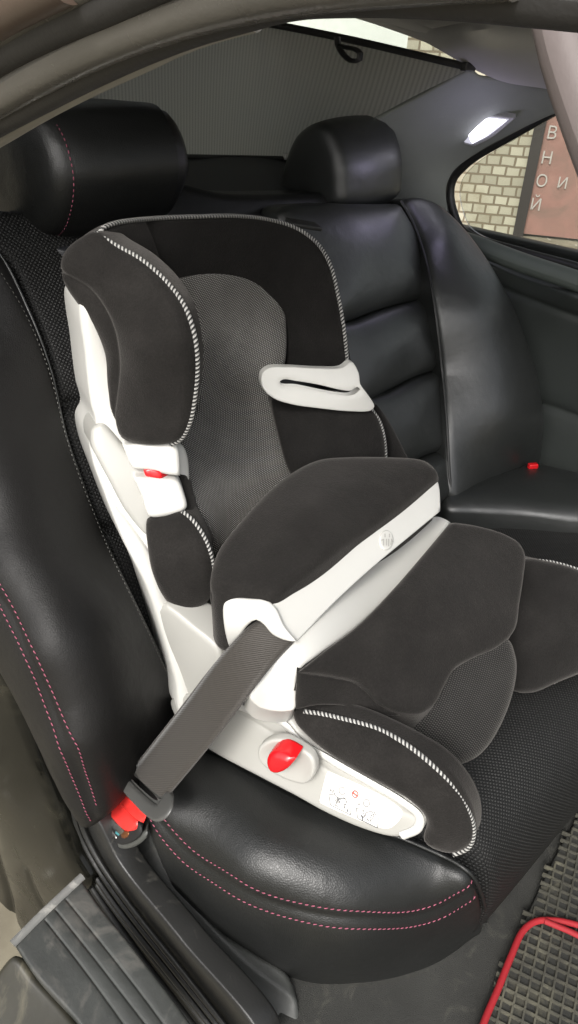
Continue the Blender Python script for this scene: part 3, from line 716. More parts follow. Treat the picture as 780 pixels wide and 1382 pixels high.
sFP = S((700, 760, 'X', .86), (780, 775, 'X', .885), (690, 900, 'X', .76), (780, 900, 'X', .84), (860, 830, 'X', .93), (740, 840, 'X', .815))
pillow('side_cushion', [(690, 770), (708, 756), (745, 760), (790, 774), (830, 795), (868, 830), (872, 870), (840, 895), (790, 905), (750, 920), (715, 934), (690, 930), (685, 880), (680, 820)], sFP, (.4, .7, -.4), .06, .016, FABD, seat, bulge=.012, bR=.03, sp=7, label='far side pad of the seat')
sweep('piping', trace([(704, 757), (745, 760), (790, 774), (830, 795), (862, 826)], sFP, .003, 3), .0026, ROPE, seat)
sweep('piping', trace([(745, 920), (775, 906), (810, 898)], sFP, .003, 3), .0026, ROPE, seat)
# core hidden under the shield so that nothing floats
box('seat_core', (.63, .42, .595), (.28, .18, .08), FABD, seat, .02, rot=[CS, -CF, (0, 0, 1)])

# ================================================================== IMPACT SHIELD
shield = thing('impact_shield', 'dark padded impact shield with a white bar and white tray lying across the child seat', 'impact shield', (.58, .42, .70))
sPad = S((430, 622, 'Z', .81), (588, 640, 'Z', .80), (285, 775, 'Z', .790), (300, 808, 'Z', .785), (365, 812, 'Z', .788), (420, 700, 'Z', .812), (480, 730, 'Z', .794), (370, 660, 'Z', .805))
pillow('pad', [(284, 792), (286, 772), (296, 745), (330, 702), (366, 664), (398, 640), (430, 625), (470, 621), (530, 621), (570, 625), (584, 634), (592, 645, 'c'), (540, 688), (460, 746), (400, 790), (366, 813), (340, 809), (312, 808), (300, 808), (289, 802)],
       sPad, (.04, .0, -1), .085, .012, FAB, shield, bulge=.008, bR=.05, br=.01, sp=7, wr=.0008, wrs=26)
sBar = S((365, 815, 'Z', .785), (588, 643, 'Z', .797), (400, 865, 'Z', .752))
bar = pillow('bar', [(364, 814, 'c'), (400, 789), (460, 745), (540, 686), (587, 643, 'c'), (592, 656), (594, 690, 'c'), (560, 718), (500, 768), (450, 814), (400, 866, 'c'), (386, 862), (372, 845), (366, 830)], sBar, (.05, .9, -.4), .02, .0016, WHITE, shield, bulge=.0012, bR=.02, sp=5)
# round embossed badge
cB = (519, 730); ang = -.9
def ell(rx, ry, n=14, c=cB): 
    return [(c[0]+rx*math.cos(t)*math.cos(.0)-0, c[1]+ry*math.sin(t)) for t in np.linspace(0, 2*math.pi, n, endpoint=False)]
sBdg = top(bar, .0006)
bdg = pillow('emblem', ell(9.5, 13.5), sBdg, (.05, .9, -.4), .004, .0016, WHITE, bar, sp=3)
marks('figure', [((516, 722), (516, 727)), ((522, 722), (522, 727)), ((514, 729), (514, 738)), ((518, 729), (518, 738)), ((521, 729), (521, 739)), ((525, 729), (524, 737)), ((511, 731), (514, 730)), ((525, 730), (527, 733))], top(bar, .0030), 1.6, OFFWHITE, bdg)
# near end loop of the bar
sEnd = S((303, 812, 'Z', .778), (362, 812, 'Z', .788), (400, 866, 'Z', .760), (312, 872, 'X', .415), (303, 850, 'X', .405), (343, 835, 'Z', .772))
pillow('bar_end', [(302, 818), (305, 810), (314, 807), (340, 808), (360, 810), (372, 820), (384, 845), (401, 866, 'c'), (384, 863), (368, 855), (356, 842), (346, 836), (336, 842), (324, 858), (310, 874, 'c'), (304, 850)], sEnd, (.5, .6, -.6), .02, .004, WHITE, shield, bulge=.001, sp=4)
sSideP = S((286, 800, 'X', .408), (300, 885, 'X', .425), (312, 870, 'X', .43), (303, 812, 'X', .415))
pillow('pad_side', [(285, 795), (300, 808), (303, 830), (306, 855), (318, 880), (330, 900), (312, 898), (300, 886), (291, 855), (286, 820)], sSideP, (1, .2, 0), .05, .006, FAB, shield)
# tray
sTray = S((605, 703, 'Z', .728), (590, 700, 'Z', .726), (402, 905, 'Z', .732), (500, 780, 'Z', .727), (370, 905, 'Z', .728), (398, 955, 'Z', .690), (350, 955, 'Z', .695), (340, 930, 'Z', .72))
pillow('tray', [(608, 705, 'c'), (590, 698), (570, 705), (500, 765), (450, 810), (395, 866), (360, 900), (334, 935), (345, 952), (360, 958), (385, 960), (397, 957), (401, 940), (402, 908), (430, 884), (480, 848), (560, 768)], sTray, (.1, .3, -1), .03, .004, WHITE, shield, bulge=.001, sp=5, br=.004)
# apron
sApr = S((402, 907, 'Z', .745), (480, 846, 'Z', .752), (560, 766, 'Z', .755), (607, 706, 'Z', .752), (712, 752, 'Z', .700), (690, 850, 'Z', .675), (610, 905, 'Z', .675), (560, 962, 'Z', .665), (500, 945, 'Z', .690), (450, 914, 'Z', .725), (600, 820, 'Z', .725), (520, 880, 'Z', .722))
pillow('apron', [(402, 907, 'c'), (440, 877), (482, 845), (530, 796), (575, 744), (607, 706, 'c'), (640, 711), (678, 722), (699, 735), (707, 752), (705, 778), (699, 815), (692, 852), (668, 875), (638, 888), (612, 903), (596, 930), (584, 952), (566, 964), (545, 964), (520, 956), (506, 946), (492, 930), (478, 921), (450, 914)],
       sApr, (.02, .15, -1), .045, .008, FAB, shield, bulge=.006, bR=.04, sp=7, br=.012, wr=.0010, wrs=24)
tp = [(400, 908), (450, 915), (478, 922), (494, 935), (506, 948), (524, 958)]; bt = [(399, 957), (440, 950), (470, 953), (500, 961), (540, 967)]
def xz(p, dx): v = sApr([p])[0]; return (p[0], p[1], 'D', float(np.linalg.norm(v-CP))+dx)
sAS = S(*([xz(p, .002) for p in tp]+[xz(p, .016) for p in bt[:3]]+[xz(p, .006) for p in bt[3:]]))
pillow('apron_side', [(401, 908, 'c'), (450, 915), (478, 922), (494, 934), (506, 947), (524, 958), (550, 966), (520, 965), (500, 962), (470, 953), (430, 951), (399, 957, 'c')], sAS, (.5, .5, -.3), .03, .003, FAB, shield, bulge=.001)
# ================================================================== BELT
belt = thing('seat_belt', 'brown-grey webbing belt with grey tongue running from the white shield to the buckle', 'seat belt', tuple(at(200, 1070, 'Z', .53)))
Lp = spline([(356, 836), (345, 840), (325, 858), (290, 897), (240, 962), (177, 1042)], False, 9.)
Rp = spline([(398, 862), (394, 868), (375, 888), (340, 932), (290, 998), (222, 1080)], False, 9.)
n_ = 30
def rs(P, n):
    L = np.concatenate([[0], np.cumsum(np.linalg.norm(np.diff(P, axis=0), axis=1))]); t = np.linspace(0, L[-1], n); return np.stack([np.interp(t, L, P[:, 0]), np.interp(t, L, P[:, 1])], 1)
Lp = rs(Lp, n_); Rp = rs(Rp, n_)
sBelt = S((350, 838, 'Z', .762), (396, 865, 'Z', .752), (300, 890, 'X', .388), (350, 925, 'X', .385), (176, 1044, 'X', .300), (226, 1084, 'X', .288), (240, 962, 'X', .348), (290, 998, 'X', .335))
V = []; uv = []; Fc = []
m_ = 9
A = sBelt(Lp); B_ = sBelt(Rp)
arc = np.concatenate([[0], np.cumsum(np.linalg.norm(np.diff((A+B_)/2, axis=0), axis=1))])
q0 = (Lp+Rp)/2; NB = sBelt.normal(q0)
for side in (1, -1):
    for i in range(n_):
        for j in range(m_):
            t = j/(m_-1); p = A[i]*(1-t)+B_[i]*t
            p = p+NB[i]*(side*.0007+.0018*math.sin(arc[i]*24+t*1.5)*math.sin(math.pi*min(1, arc[i]/.12))*.6+.0012*math.sin(t*math.pi))
            V.append(p); uv.append((arc[i], t))
nn_ = n_*m_
for i in range(n_-1):
    for j in range(m_-1):
        a = i*m_+j; Fc.append((a, a+1, a+m_+1, a+m_)); Fc.append((nn_+a, nn_+a+m_, nn_+a+m_+1, nn_+a+1))
    for j in (0, m_-1):
        a = i*m_+j; f = (a, a+m_, nn_+a+m_, nn_+a); Fc.append(f if j == 0 else f[::-1])
mesh('webbing', V, Fc, BELT, belt, uv=uv)
for e_, nm in ((A, 1), (B_, -1)): sweep('webbing_edge', e_+NB*.0006, .0011, BELT, belt, k=6)
# tongue: plastic frame
sT = S((158, 1040, 'X', .290), (232, 1090, 'X', .280), (200, 1100, 'X', .270), (215, 1060, 'X', .300))
pillow('tongue', [(153, 1044), (156, 1031), (167, 1021), (179, 1020), (187, 1026), (186, 1034), (178, 1040), (192, 1056), (207, 1071), (218, 1079), (222, 1072), (229, 1069), (234, 1075), (233, 1090), (222, 1106), (210, 1109), (196, 1100), (182, 1086), (166, 1068), (156, 1056)],
       sT, (.6, .7, -.5), .007, .0024, TONGUE, belt, bulge=.001, sp=4, holes=[[(168, 1040), (173, 1039), (214, 1081), (213, 1086), (208, 1084), (169, 1046)]])
buckle = thing('belt_buckle', 'worn red belt buckle with broken casing at the lower end of the brown belt', 'buckle', tuple(at(160, 1110, 'Z', .50)))
sK = S((150, 1080, 'X', .285), (190, 1110, 'X', .276), (160, 1140, 'X', .262), (128, 1100, 'X', .268), (199, 1101, 'X', .280))
kx = (.6, .7, -.4)
pillow('casing', [(126, 1098), (136, 1094), (176, 1122), (192, 1122), (191, 1132), (178, 1143), (158, 1146), (140, 1126)], Lift(sK, -.006), kx, .02, .004, SILLP, buckle, sp=4)
pillow('body', [(137, 1094), (150, 1086), (190, 1112), (190, 1127), (175, 1138), (161, 1139), (144, 1112)], sK, kx, .02, .003, BLACK, buckle, sp=4)
pillow('button', [(141, 1087, 'c'), (149, 1072, 'c'), (156, 1072), (172, 1089), (189, 1108, 'c'), (188, 1118), (174, 1122, 'c'), (158, 1107)], Lift(sK, .003), kx, .015, .0025, REDB, buckle, sp=3, label='broad red release button')
pillow('button', [(156, 1074, 'c'), (161, 1064, 'c'), (167, 1066), (201, 1100, 'c'), (197, 1110, 'c'), (189, 1106)], Lift(sK, .003), kx, .015, .002, REDB, buckle, sp=3, label='narrow red strip behind the release button')
for nm_, pp, mt in (('latch_plate', [(141, 1099), (146, 1098), (172, 1122), (168, 1126)], METAL), ('contact', [(151, 1107), (158, 1110), (157, 1116), (150, 1113)], TEAL), ('contact', [(148, 1114), (152, 1116), (161, 1130), (157, 1131)], METAL),
                    ('contact', [(168, 1122), (177, 1121), (176, 1129), (168, 1130)], COPPER), ('contact', [(160, 1118), (166, 1122), (164, 1127), (159, 1124)], TEAL)):
    pillow(nm_, pp, Lift(sK, .0035), kx, .003, .0008, mt, buckle, sp=3)
b2 = thing('belt_buckle', 'small red buckle poking out beside the far bolster', 'buckle', tuple(at(720, 628, 'X', 1.33)))
box('button', at(719, 629, 'X', 1.30), (.022, .012, .012), RED, b2, .003, rot=[(.8, -.5, 0), (.5, .8, 0), (0, 0, 1)]); box('body', at(717, 637, 'X', 1.32), (.024, .03, .02), BLACK, b2, .003)

# ================================================================== CAR BODY
car = thing('car_body', 'car interior with grey headliner and dusty black door jamb round the leather bench', 'car', (.75, .5, .20))
sJ = S((0, 860, 'X', .235), (60, 1045, 'X', .23), (100, 1150, 'X', .228), (110, 1188, 'X', .228), (20, 1275, 'X', .195), (0, 1050, 'X', .205), (-100, 900, 'X', .20), (-80, 1250, 'X', .17), (35, 1340, 'X', .175))
pillow('door_jamb', [(-160, 600), (-60, 700), (0, 850), (36, 960), (72, 1060), (105, 1150), (125, 1195), (70, 1232), (22, 1278), (30, 1310), (42, 1345), (10, 1352), (-40, 1330), (-200, 1300)], sJ, (1, .1, -.2), .03, .008, PAINT, car, bulge=.006, bR=.03,
       seams=[([(-20, 1085), (0, 1135), (14, 1190), (26, 1245), (33, 1275)], .006, .0035), ([(48, 1168), (56, 1200), (64, 1222)], .003, .003)], sp=8, wr=.002, wrs=30)
sweep('jamb_seal', trace([(-30, 1225), (0, 1262), (12, 1310), (30, 1350)], sJ, .006), .014, PAINT, car)
# ribbed sill plate
sPl = S((110, 1188, 'Z', .455), (21, 1273, 'Z', .452), (255, 1390, 'Z', .452), (110, 1400, 'Z', .445))
pillow('sill_plate', [(20, 1276, 'c'), (60, 1236), (110, 1188, 'c'), (130, 1218), (180, 1280), (250, 1372), (300, 1450), (160, 1450), (100, 1375), (50, 1320)], sPl, (.1, 0, -1), .02, .004, PLATE, car, sp=8, soft=0,
       seams=[([(62, 1244), (110, 1305), (165, 1380), (200, 1430)], .0016, .0013), ([(76, 1230), (120, 1285), (180, 1362), (240, 1440)], .0016, .0013), ([(90, 1216), (140, 1278), (200, 1355), (262, 1440)], .0016, .0013)])
sweep('plate_edge', trace([(18, 1276), (60, 1234), (112, 1185)], sPl, .004), .005, plastic('scuffed_edge', (.16, .16, .15), .5, .3, 200, .3, ((.34, .33, .30), 40, .5)), car, flat=.7)
pillow('rocker', [(22, 1290), (50, 1320), (100, 1375), (160, 1460), (-120, 1470), (-120, 1340), (-20, 1330)], S((22, 1290, 'Z', .44), (100, 1375, 'Z', .435), (30, 1400, 'Z', .40), (90, 1440, 'Z', .42)), (.4, 0, -1), .03, .006, plastic('rocker_paint', (.028, .026, .018), .3, .3, 100, .2, ((.10, .09, .06), 9, .5)), car)
# seals and ribs along the door opening
sS = S((0, 820, 'X', .243), (67, 1030, 'X', .240), (110, 1130, 'X', .243), (154, 1200, 'X', .245), (231, 1300, 'X', .247), (310, 1400, 'X', .250), (-60, 600, 'X', .26), (120, 1200, 'X', .235), (250, 1400, 'X', .238))
main = [(-60, 720), (-24, 800), (2, 868), (26, 932), (51, 1005), (74, 1070), (92, 1122), (115, 1176), (148, 1228), (190, 1288), (236, 1348), (290, 1420)]
def shift(pts, d):
    p = np.array(pts, float); t = np.gradient(p, axis=0); t /= np.linalg.norm(t, axis=1)[:, None]; return [tuple(v) for v in p+np.stack([t[:, 1], -t[:, 0]], 1)*d]
sweep('door_seal', trace(shift(main, -9), sS, .004), .0125, RUBBER, car, k=14, flat=.7)
sweep('door_seal', trace(shift(main, 4), sS, .006), .0050, RAIL if False else RUBBER, car, k=12)
lower = [(96, 1085), (104, 1118), (124, 1160), (150, 1200), (186, 1248), (232, 1305), (290, 1378), (330, 1430)]
for d, rr, lf in ((-9, .0036, .003), (-2, .0040, .005), (5, .0034, .004), (12, .0036, .004)):
    sweep('sill_rib', trace(shift(lower, d), sS, lf), rr, DARKP if d in (14,) else SILLP if d == 6 else RUBBER, car, k=10)
pillow('sill_bed', [(90, 1090), (120, 1100), (160, 1170), (240, 1270), (350, 1420), (250, 1440), (130, 1240), (108, 1180)], Lift(sS, -.006), (1, 0, -.3), .03, .004, RUBBER, car)
# inner sill trim
sTr = S((112, 1110, 'X', .262), (310, 1400, 'X', .258), (470, 1350, 'Z', .34))
pillow('sill_trim', [(106, 1096), (130, 1092), (165, 1110), (200, 1105), (214, 1140), (236, 1180), (262, 1218), (300, 1258), (350, 1290), (385, 1312), (400, 1345), (408, 1400), (420, 1450), (360, 1450), (305, 1372), (250, 1302), (200, 1240), (160, 1190), (128, 1140)], sTr, (.3, .1, -1), .02, .006, SILLP, car, bulge=.002, sp=8,
       seams=[([(230, 1160), (262, 1215), (296, 1262), (340, 1305), (400, 1350), (450, 1400)], -.0025, .006)])
sFl = S((480, 1340, 'Z', .325), (700, 1260, 'Z', .30), (700, 1400, 'Z', .30), (900, 1000, 'Z', .30))
pillow('floor_carpet', [(400, 1300), (600, 1230), (760, 1050), (980, 850), (1150, 1000), (1000, 1500), (400, 1520)], sFl, (0, 0, -1), .03, .004, CARPET, car, sp=16)
# roof rail above the opening
rail = S('plane', (.225, 0, 0), (-1, 0, 0))
def rl(name, pts, x, rad, mat, flat=1.): 
    return sweep(name, trace(pts, S('plane', (x, 0, 0), (-1, 0, 0)), 0, 8), rad, mat, car, k=16, flat=flat)
rl('headliner_edge', [(-60, 222), (0, 188), (60, 152), (120, 120), (200, 82), (250, 58), (300, 40), (345, 28)], .250, .0042, plastic('rail_lip', (.26, .25, .225), .5, .1, 300, .2))
rl('trim_groove', [(-60, 186), (0, 150), (60, 117), (120, 86), (200, 48), (260, 24), (330, 2), (400, -18)], .2205, .0022, RAILD)
rl('door_seal', [(-60, 200), (0, 165), (60, 132), (120, 100), (200, 62), (260, 38), (330, 16), (400, -3), (480, -9), (560, -10), (640, -7), (740, 0), (900, 12)], .232, .0070, RAILD)
rl('roof_rail', [(-60, 165), (0, 128), (60, 93), (120, 62), (180, 36), (240, 14), (300, -4), (380, -22), (500, -40), (700, -60)], .222, .0105, RAIL)
rl('rail_trim', [(-60, 148), (0, 108), (60, 72), (120, 42), (180, 16), (230, -4), (300, -30), (420, -70)], .228, .0075, RAILD)
rl('door_seal', [(-60, 118), (0, 76), (50, 48), (100, 24), (150, 2), (200, -22), (300, -70)], .212, .0085, RAILD)
rl('roof_gutter', [(-60, 88), (0, 46), (40, 22), (90, -4), (130, -26), (240, -90)], .205, .0060, RAIL)
rl('roof_edge', [(-60, 50), (0, 10), (30, -8), (90, -40)], .20, .012, plastic('roof_paint', (.09, .065, .05), .35))
# front pillar of the opening, right edge
pil = [at(738, -80, 'D', .36), at(752, 0, 'D', .35), at(767, 70, 'D', .34), at(793, 150, 'D', .33), at(822, 230, 'D', .325), at(862, 330, 'D', .32)]
sweep('pillar_seal', spline([tuple(p) for p in pil], False, .01), .0105, plastic('pillar_seal', (.15, .125, .12), .6, .1, 300, .2), car, k=16)
sweep('pillar', np.array(pil)+RT*.024-FW*(-.02), .017, RAIL, car, k=16)
# headliner
sHL = S((300, 20, 'X', .95), (345, 22, 'X', 1.12), (420, 13, 'X', 1.10), (520, 38, 'X', 1.16), (635, 86, 'X', 1.22), (740, 150, 'X', 1.36), (640, -20, 'Z', 1.39), (740, 40, 'X', 1.15), (520, -40, 'Z', 1.40), (900, 130, 'X', 1.30), (640, 40, 'X', 1.12))
pillow('headliner', [(330, 22), (345, 18), (385, 12), (425, 12), (470, 22), (530, 41), (590, 64), (638, 90), (680, 108), (740, 118), (900, 150), (1000, 60), (1000, -160), (300, -160), (250, -20)], sHL, (0, .2, 1), .02, .006, LINER, car, sp=12)
sCP = S((640, 90, 'X', 1.22), (505, 162, 'X', 1.20), (395, 218, 'X', 1.20), (600, 250, 'X', 1.40), (612, 230, 'X', 1.405), (735, 150, 'X', 1.40), (650, 170, 'X', 1.365), (720, 110, 'X', 1.33), (520, 270, 'X', 1.34), (590, 300, 'X', 1.42))
pillow('quarter_pillar_trim', [(636, 92), (645, 100), (690, 106), (740, 118), (850, 100), (850, 110), (735, 158), (690, 180), (640, 208), (612, 230), (602, 252), (604, 285), (610, 320), (560, 340), (480, 330), (380, 260), (392, 218), (440, 194), (500, 163), (570, 126), (620, 98)], sCP, (.5, .8, 0), .02, .004, PILLARM, car, sp=9, bulge=.002)
# parcel shelf
pillow('parcel_shelf', [(60, 212, 'c'), (240, 212), (398, 215, 'c'), (440, 240), (470, 290), (430, 310), (300, 320), (60, 330)], S((240, 212, 'Y', 1.21), (392, 214, 'X', 1.23), (300, 300, 'Y', .92), (430, 300, 'Y', .90), (60, 212, 'Y', 1.21)), (0, 0, -1), .02, .004, plastic('shelf_leather', (.018, .019, .022), .5), car, sp=12)
# rear window glass + frame
sRW = S((392, 214, 'X', 1.22), (640, 89, 'X', 1.23), (340, 16, 'X', 1.10), (100, 208, 'Y', 1.22), (60, 120, 'Y', 1.10))
sSh = S((392, 214, 'X', 1.20), (500, 163, 'X', 1.195), (640, 91, 'X', 1.21), (340, 27, 'X', 1.05), (180, 10, 'X', .82), (240, 210, 'Y', 1.19), (100, 209, 'Y', 1.19))
rw = pillow('rear_window', [(60, 214), (240, 213), (400, 218), (505, 165), (642, 90), (590, 64), (520, 36), (420, 8), (345, 8), (200, -20), (60, -40)], Lift(sRW, -.03), (0, 1, 0), .004, .001, GLASS, car, sp=16)
# quarter window
qg = [(613, 262), (616, 244), (628, 228), (645, 214), (690, 187), (735, 161), (800, 125), (900, 90), (980, 200), (980, 420), (860, 386), (780, 359), (700, 337), (642, 319), (626, 306), (617, 285)]
sQ = S('plane', (1.445, 0, 0), (-1, 0, 0))
qw = pillow('quarter_window', qg, Lift(sQ, -.02), (1, 0, 0), .004, .001, GLASS, car, sp=16)
qp = trace([(980, 424), (860, 390), (780, 362), (700, 340), (641, 322), (622, 310), (612, 288), (607, 262), (611, 241), (625, 224), (642, 210), (690, 182), (735, 156), (800, 120)], sQ, 0)
sweep('window_seal', qp, .0085, RUBBER, qw, k=12, flat=1.2)
qp2 = trace([(632, 322), (612, 316), (602, 290), (597, 262), (601, 238), (616, 220), (636, 206), (686, 178), (731, 152), (796, 116)], S('plane', (1.425, 0, 0), (-1, 0, 0)), 0)
sweep('window_trim', qp2, .0075, DARKP, qw, k=12)
# far door panel
sDP = S((625, 318, 'X', 1.43), (780, 362, 'X', 1.43), (900, 400, 'X', 1.43), (625, 340, 'X', 1.40), (780, 395, 'X', 1.39), (660, 380, 'X', 1.425), (780, 425, 'X', 1.42), (720, 560, 'X', 1.43), (780, 640, 'X', 1.42), (900, 600, 'X', 1.41))
pillow('door_panel', [(600, 330), (650, 350), (700, 372), (780, 398), (900, 440), (1050, 500), (1050, 800), (900, 740), (780, 690), (700, 660), (640, 560)], sDP, (1, 0, 0), .04, .006, DOORM, car, sp=12,
       seams=[([(655, 378), (700, 398), (780, 428), (900, 470)], .006, .006), ([(700, 538), (740, 548), (780, 562), (900, 600)], .007, .007)])
sweep('door_top', trace([(615, 322), (640, 330), (700, 353), (780, 380), (900, 424), (1000, 460)], S('plane', (1.415, 0, 0), (-1, 0, 0)), 0), .021, DOORT, car, k=18, flat=.9)
# interior lamp
sLm = S((605, 182, 'X', 1.375), (628, 161, 'X', 1.365), (655, 152, 'X', 1.355), (697, 158, 'X', 1.350), (640, 196, 'X', 1.375), (670, 180, 'X', 1.36))
lamp = pillow('roof_lamp', [(604, 185, 'c'), (628, 163), (653, 151, 'c'), (698, 158, 'c'), (666, 184), (641, 197, 'c')], Lift(sLm, .004), (.6, .5, .5), .012, .002, plastic('lamp_bezel', (.38, .38, .38), .4), car, sp=4, bulge=.001)
pillow('lens', [(611, 184, 'c'), (631, 168), (655, 155, 'c'), (690, 160, 'c'), (662, 182), (640, 193, 'c')], Lift(sLm, .0075), (.6, .5, .5), .003, .001, emis('dim_lens', (.75, .75, .9), .28), lamp, sp=4)
pillow('lit_lens', [(641, 164, 'c'), (656, 157, 'c'), (687, 161, 'c'), (660, 181), (642, 191, 'c'), (637, 180)], Lift(sLm, .0095), (.6, .5, .5), .002, .001, emis('lit_lens', (.88, .86, 1.), 3.), lamp, sp=4)
ld = bpy.data.lights.new('lamp_glow', 'POINT'); ld.energy = .09; ld.color = (.72, .66, 1.); ld.shadow_soft_size = .02
lo = bpy.data.objects.new('lamp_glow', ld); COL.objects.link(lo); lo.location = tuple(at(645, 190, 'X', 1.24)); lo.location.z -= .02
# outer skin that keeps daylight out where the car is closed
box('roof_skin', (.90, .70, 1.445), (1.36, 1.2, .03), DARKP, car, .01)  # unseen roof slab added to block sky, cut short in front to let light in
box('body_side', (1.53, .20, .55), (.04, 2.6, .80), DARKP, car, .01)
box('body_side', (1.53, 1.12, 1.00), (.04, .22, .40), DARKP, car, .01)
box('rear_bulkhead', (.9, 1.0, .65), (1.25, .03, .7), DARKP, car, .005)
box('body_side', (.22, 1.25, .95), (.03, 1.0, .9), DARKP, car, .005)
box('floor_pan', (.9, .2, .24), (1.3, 2.6, .03), DARKP, car, .005)

# ================================================================== SUNSHADE
sun = thing('sunshade', 'grey mesh roller sunshade drawn up over the rear window with a black pull loop', 'sunshade', tuple(at(300, 209, 'Y', 1.19)))
pillow('mesh_screen', [(60, 211, 'c'), (240, 210), (395, 213, 'c'), (430, 197), (500, 161), (570, 124), (636, 92, 'c'), (560, 72), (460, 48), (340, 27), (180, 0), (60, -10)], sSh, (0, 1, 0), .0015, .0005, SHADE, sun, sp=10)
sweep('bar', trace([(180, 6), (260, 16), (340, 27), (460, 50), (560, 73), (638, 91)], sSh, .002), .0058, DARKP, sun, k=10)
sweep('lower_bar', trace([(60, 211), (240, 211), (392, 213)], sSh, .003), .0045, DARKP, sun, k=8)
box('end_clip', at(388, 211, 'Y', 1.17), (.02, .01, .012), WHITE, sun, .002)
box('end_clip', at(632, 90, 'X', 1.20), (.03, .012, .012), DARKP, sun, .002)
lp = [at(x, y, 'X', 1.09) for x, y in ((455, 50), (456, 60), (462, 72), (474, 82), (485, 80), (486, 72), (478, 66), (468, 64), (460, 62))]
sweep('pull_loop', spline([tuple(p) for p in lp], False, .008), .0035, DARKP, sun, k=8, flat=2.2)

# ================================================================== MAT AND CORD
mat_ = thing('floor_mat', 'black rubber floor mat with a raised waffle grid, dusty in its cells', 'floor mat', tuple(at(760, 1330, 'Z', .31)))
sMt = S('plane', (0, 0, .318), (0, 0, 1)); 
def rubber_grid():
    m, nt, b = newmat('waffle_rubber', (.02, .02, .018), .55)
    sx = N(nt, 'ShaderNodeSeparateXYZ'); nt.links.new(coords(nt), sx.inputs[0]); P = .021
    a = math_(nt, 'MULTIPLY', math_(nt, 'ADD', math_(nt, 'MULTIPLY', sx.outputs[0], .95), math_(nt, 'MULTIPLY', sx.outputs[1], -.31)), 1/P)
    c = math_(nt, 'MULTIPLY', math_(nt, 'ADD', math_(nt, 'MULTIPLY', sx.outputs[0], .31), math_(nt, 'MULTIPLY', sx.outputs[1], .95)), 1/P)
    return m
matbase = pillow('base', [(640, 1450), (668, 1340), (700, 1262), (728, 1200), (770, 1120), (830, 1040), (1000, 1100), (1000, 1450)], sMt, (0, 0, -1), .006, .002, plastic('mat_base', (.018, .018, .015), .8, .3, 300, .5, ((.07, .065, .045), 22, .5)), mat_, sp=16)
# waffle ribs: one mesh of crossing bars
V = []; Fc = []
g1 = np.array([math.cos(R(18)), math.sin(R(18))]); g2 = np.array([-g1[1], g1[0]]); c0 = at(770, 1290, 'Z', .318)[:2]
def inmat(p):
    q = proj([(p[0], p[1], .318)])[0]
    e = [(640, 1450), (668, 1340), (700, 1262), (728, 1200), (770, 1120), (830, 1040)]
    xs = np.interp(q[1], [v[1] for v in e][::-1], [v[0] for v in e][::-1]); return q[0] > xs+5 and q[1] > 1040 and q[1] < 1430 and q[0] < 880
P = .0135
for i in range(-24, 25):
    for j in range(-24, 25):
        for (u, w) in ((g1, g2), (g2, g1)):
            a = c0+g1*(i*P)+g2*(j*P)
            if not inmat(a): continue
            b_ = a+u*P*.98; hw = .0016; z0 = .318; z1 = .3235
            s0 = len(V); n2_ = w*hw
            jit = rng.uniform(-.0004, .0004)
            for (p, z) in ((a-n2_*1.4, z0), (a+n2_*1.4, z0), (a+n2_*.7, z1+jit), (a-n2_*.7, z1+jit), (b_-n2_*1.4, z0), (b_+n2_*1.4, z0), (b_+n2_*.7, z1), (b_-n2_*.7, z1)): V.append((p[0], p[1], z))
            Fc += [(s0, s0+4, s0+5, s0+1), (s0+3, s0+2, s0+6, s0+7), (s0+1, s0+5, s0+6, s0+2), (s0, s0+3, s0+7, s0+4), (s0, s0+1, s0+2, s0+3), (s0+4, s0+7, s0+6, s0+5)]
mesh('waffle_grid', V, Fc, plastic('waffle_rubber', (.045, .043, .033), .6, .3, 400, .4, ((.10, .094, .065), 18, .48)), mat_, smooth=False)
cordp = trace([(640, 1420), (655, 1375), (672, 1335), (690, 1290), (706, 1256), (722, 1244), (745, 1242), (770, 1246), (800, 1256), (840, 1275)], S('plane', (0, 0, .328), (0, 0, 1)), .0)
cord = thing('cord', 'bright red braided cord lying bent along the edge of the rubber floor mat', 'cord', tuple(cordp[20]))
sweep('strand', cordp, .0042, newmat('red_cord', (.26, .005, .010), .75)[0], cord, k=10)
cp2 = trace([(735, 1243), (752, 1250), (775, 1260), (800, 1274), (840, 1300)], S('plane', (0, 0, .330), (0, 0, 1)), .0)
sweep('strand', cp2, .0040, newmat('red_cord_b', (.24, .005, .010), .75)[0], cord, k=10)

# ================================================================== OUTSIDE
gm, nt, b = newmat('yard_ground', (.16, .145, .11), .95)
c = ramp(nt, noise(nt, 3, 9, .65), [(.3, (.10, .085, .06)), (.55, (.20, .18, .13)), (.8, (.30, .27, .20))])
v = N(nt, 'ShaderNodeTexVoronoi'); v.inputs['Scale'].default_value = 14; nt.links.new(coords(nt), v.inputs['Vector'])
mx = N(nt, 'ShaderNodeMix', data_type='RGBA'); nt.links.new(math_(nt, 'LESS_THAN', v.outputs['Distance'], .13), mx.inputs['Factor']); nt.links.new(c, mx.inputs['A']); mx.inputs['B'].default_value = (.6, .58, .5, 1)
nt.links.new(mx.outputs['Result'], b.inputs['Base Color'])
g = mesh('ground', [(-60, -60, 0), (60, -60, 0), (60, 60, 0), (-60, 60, 0)], [(0, 1, 2, 3)], gm, smooth=False); g['kind'] = 'structure'
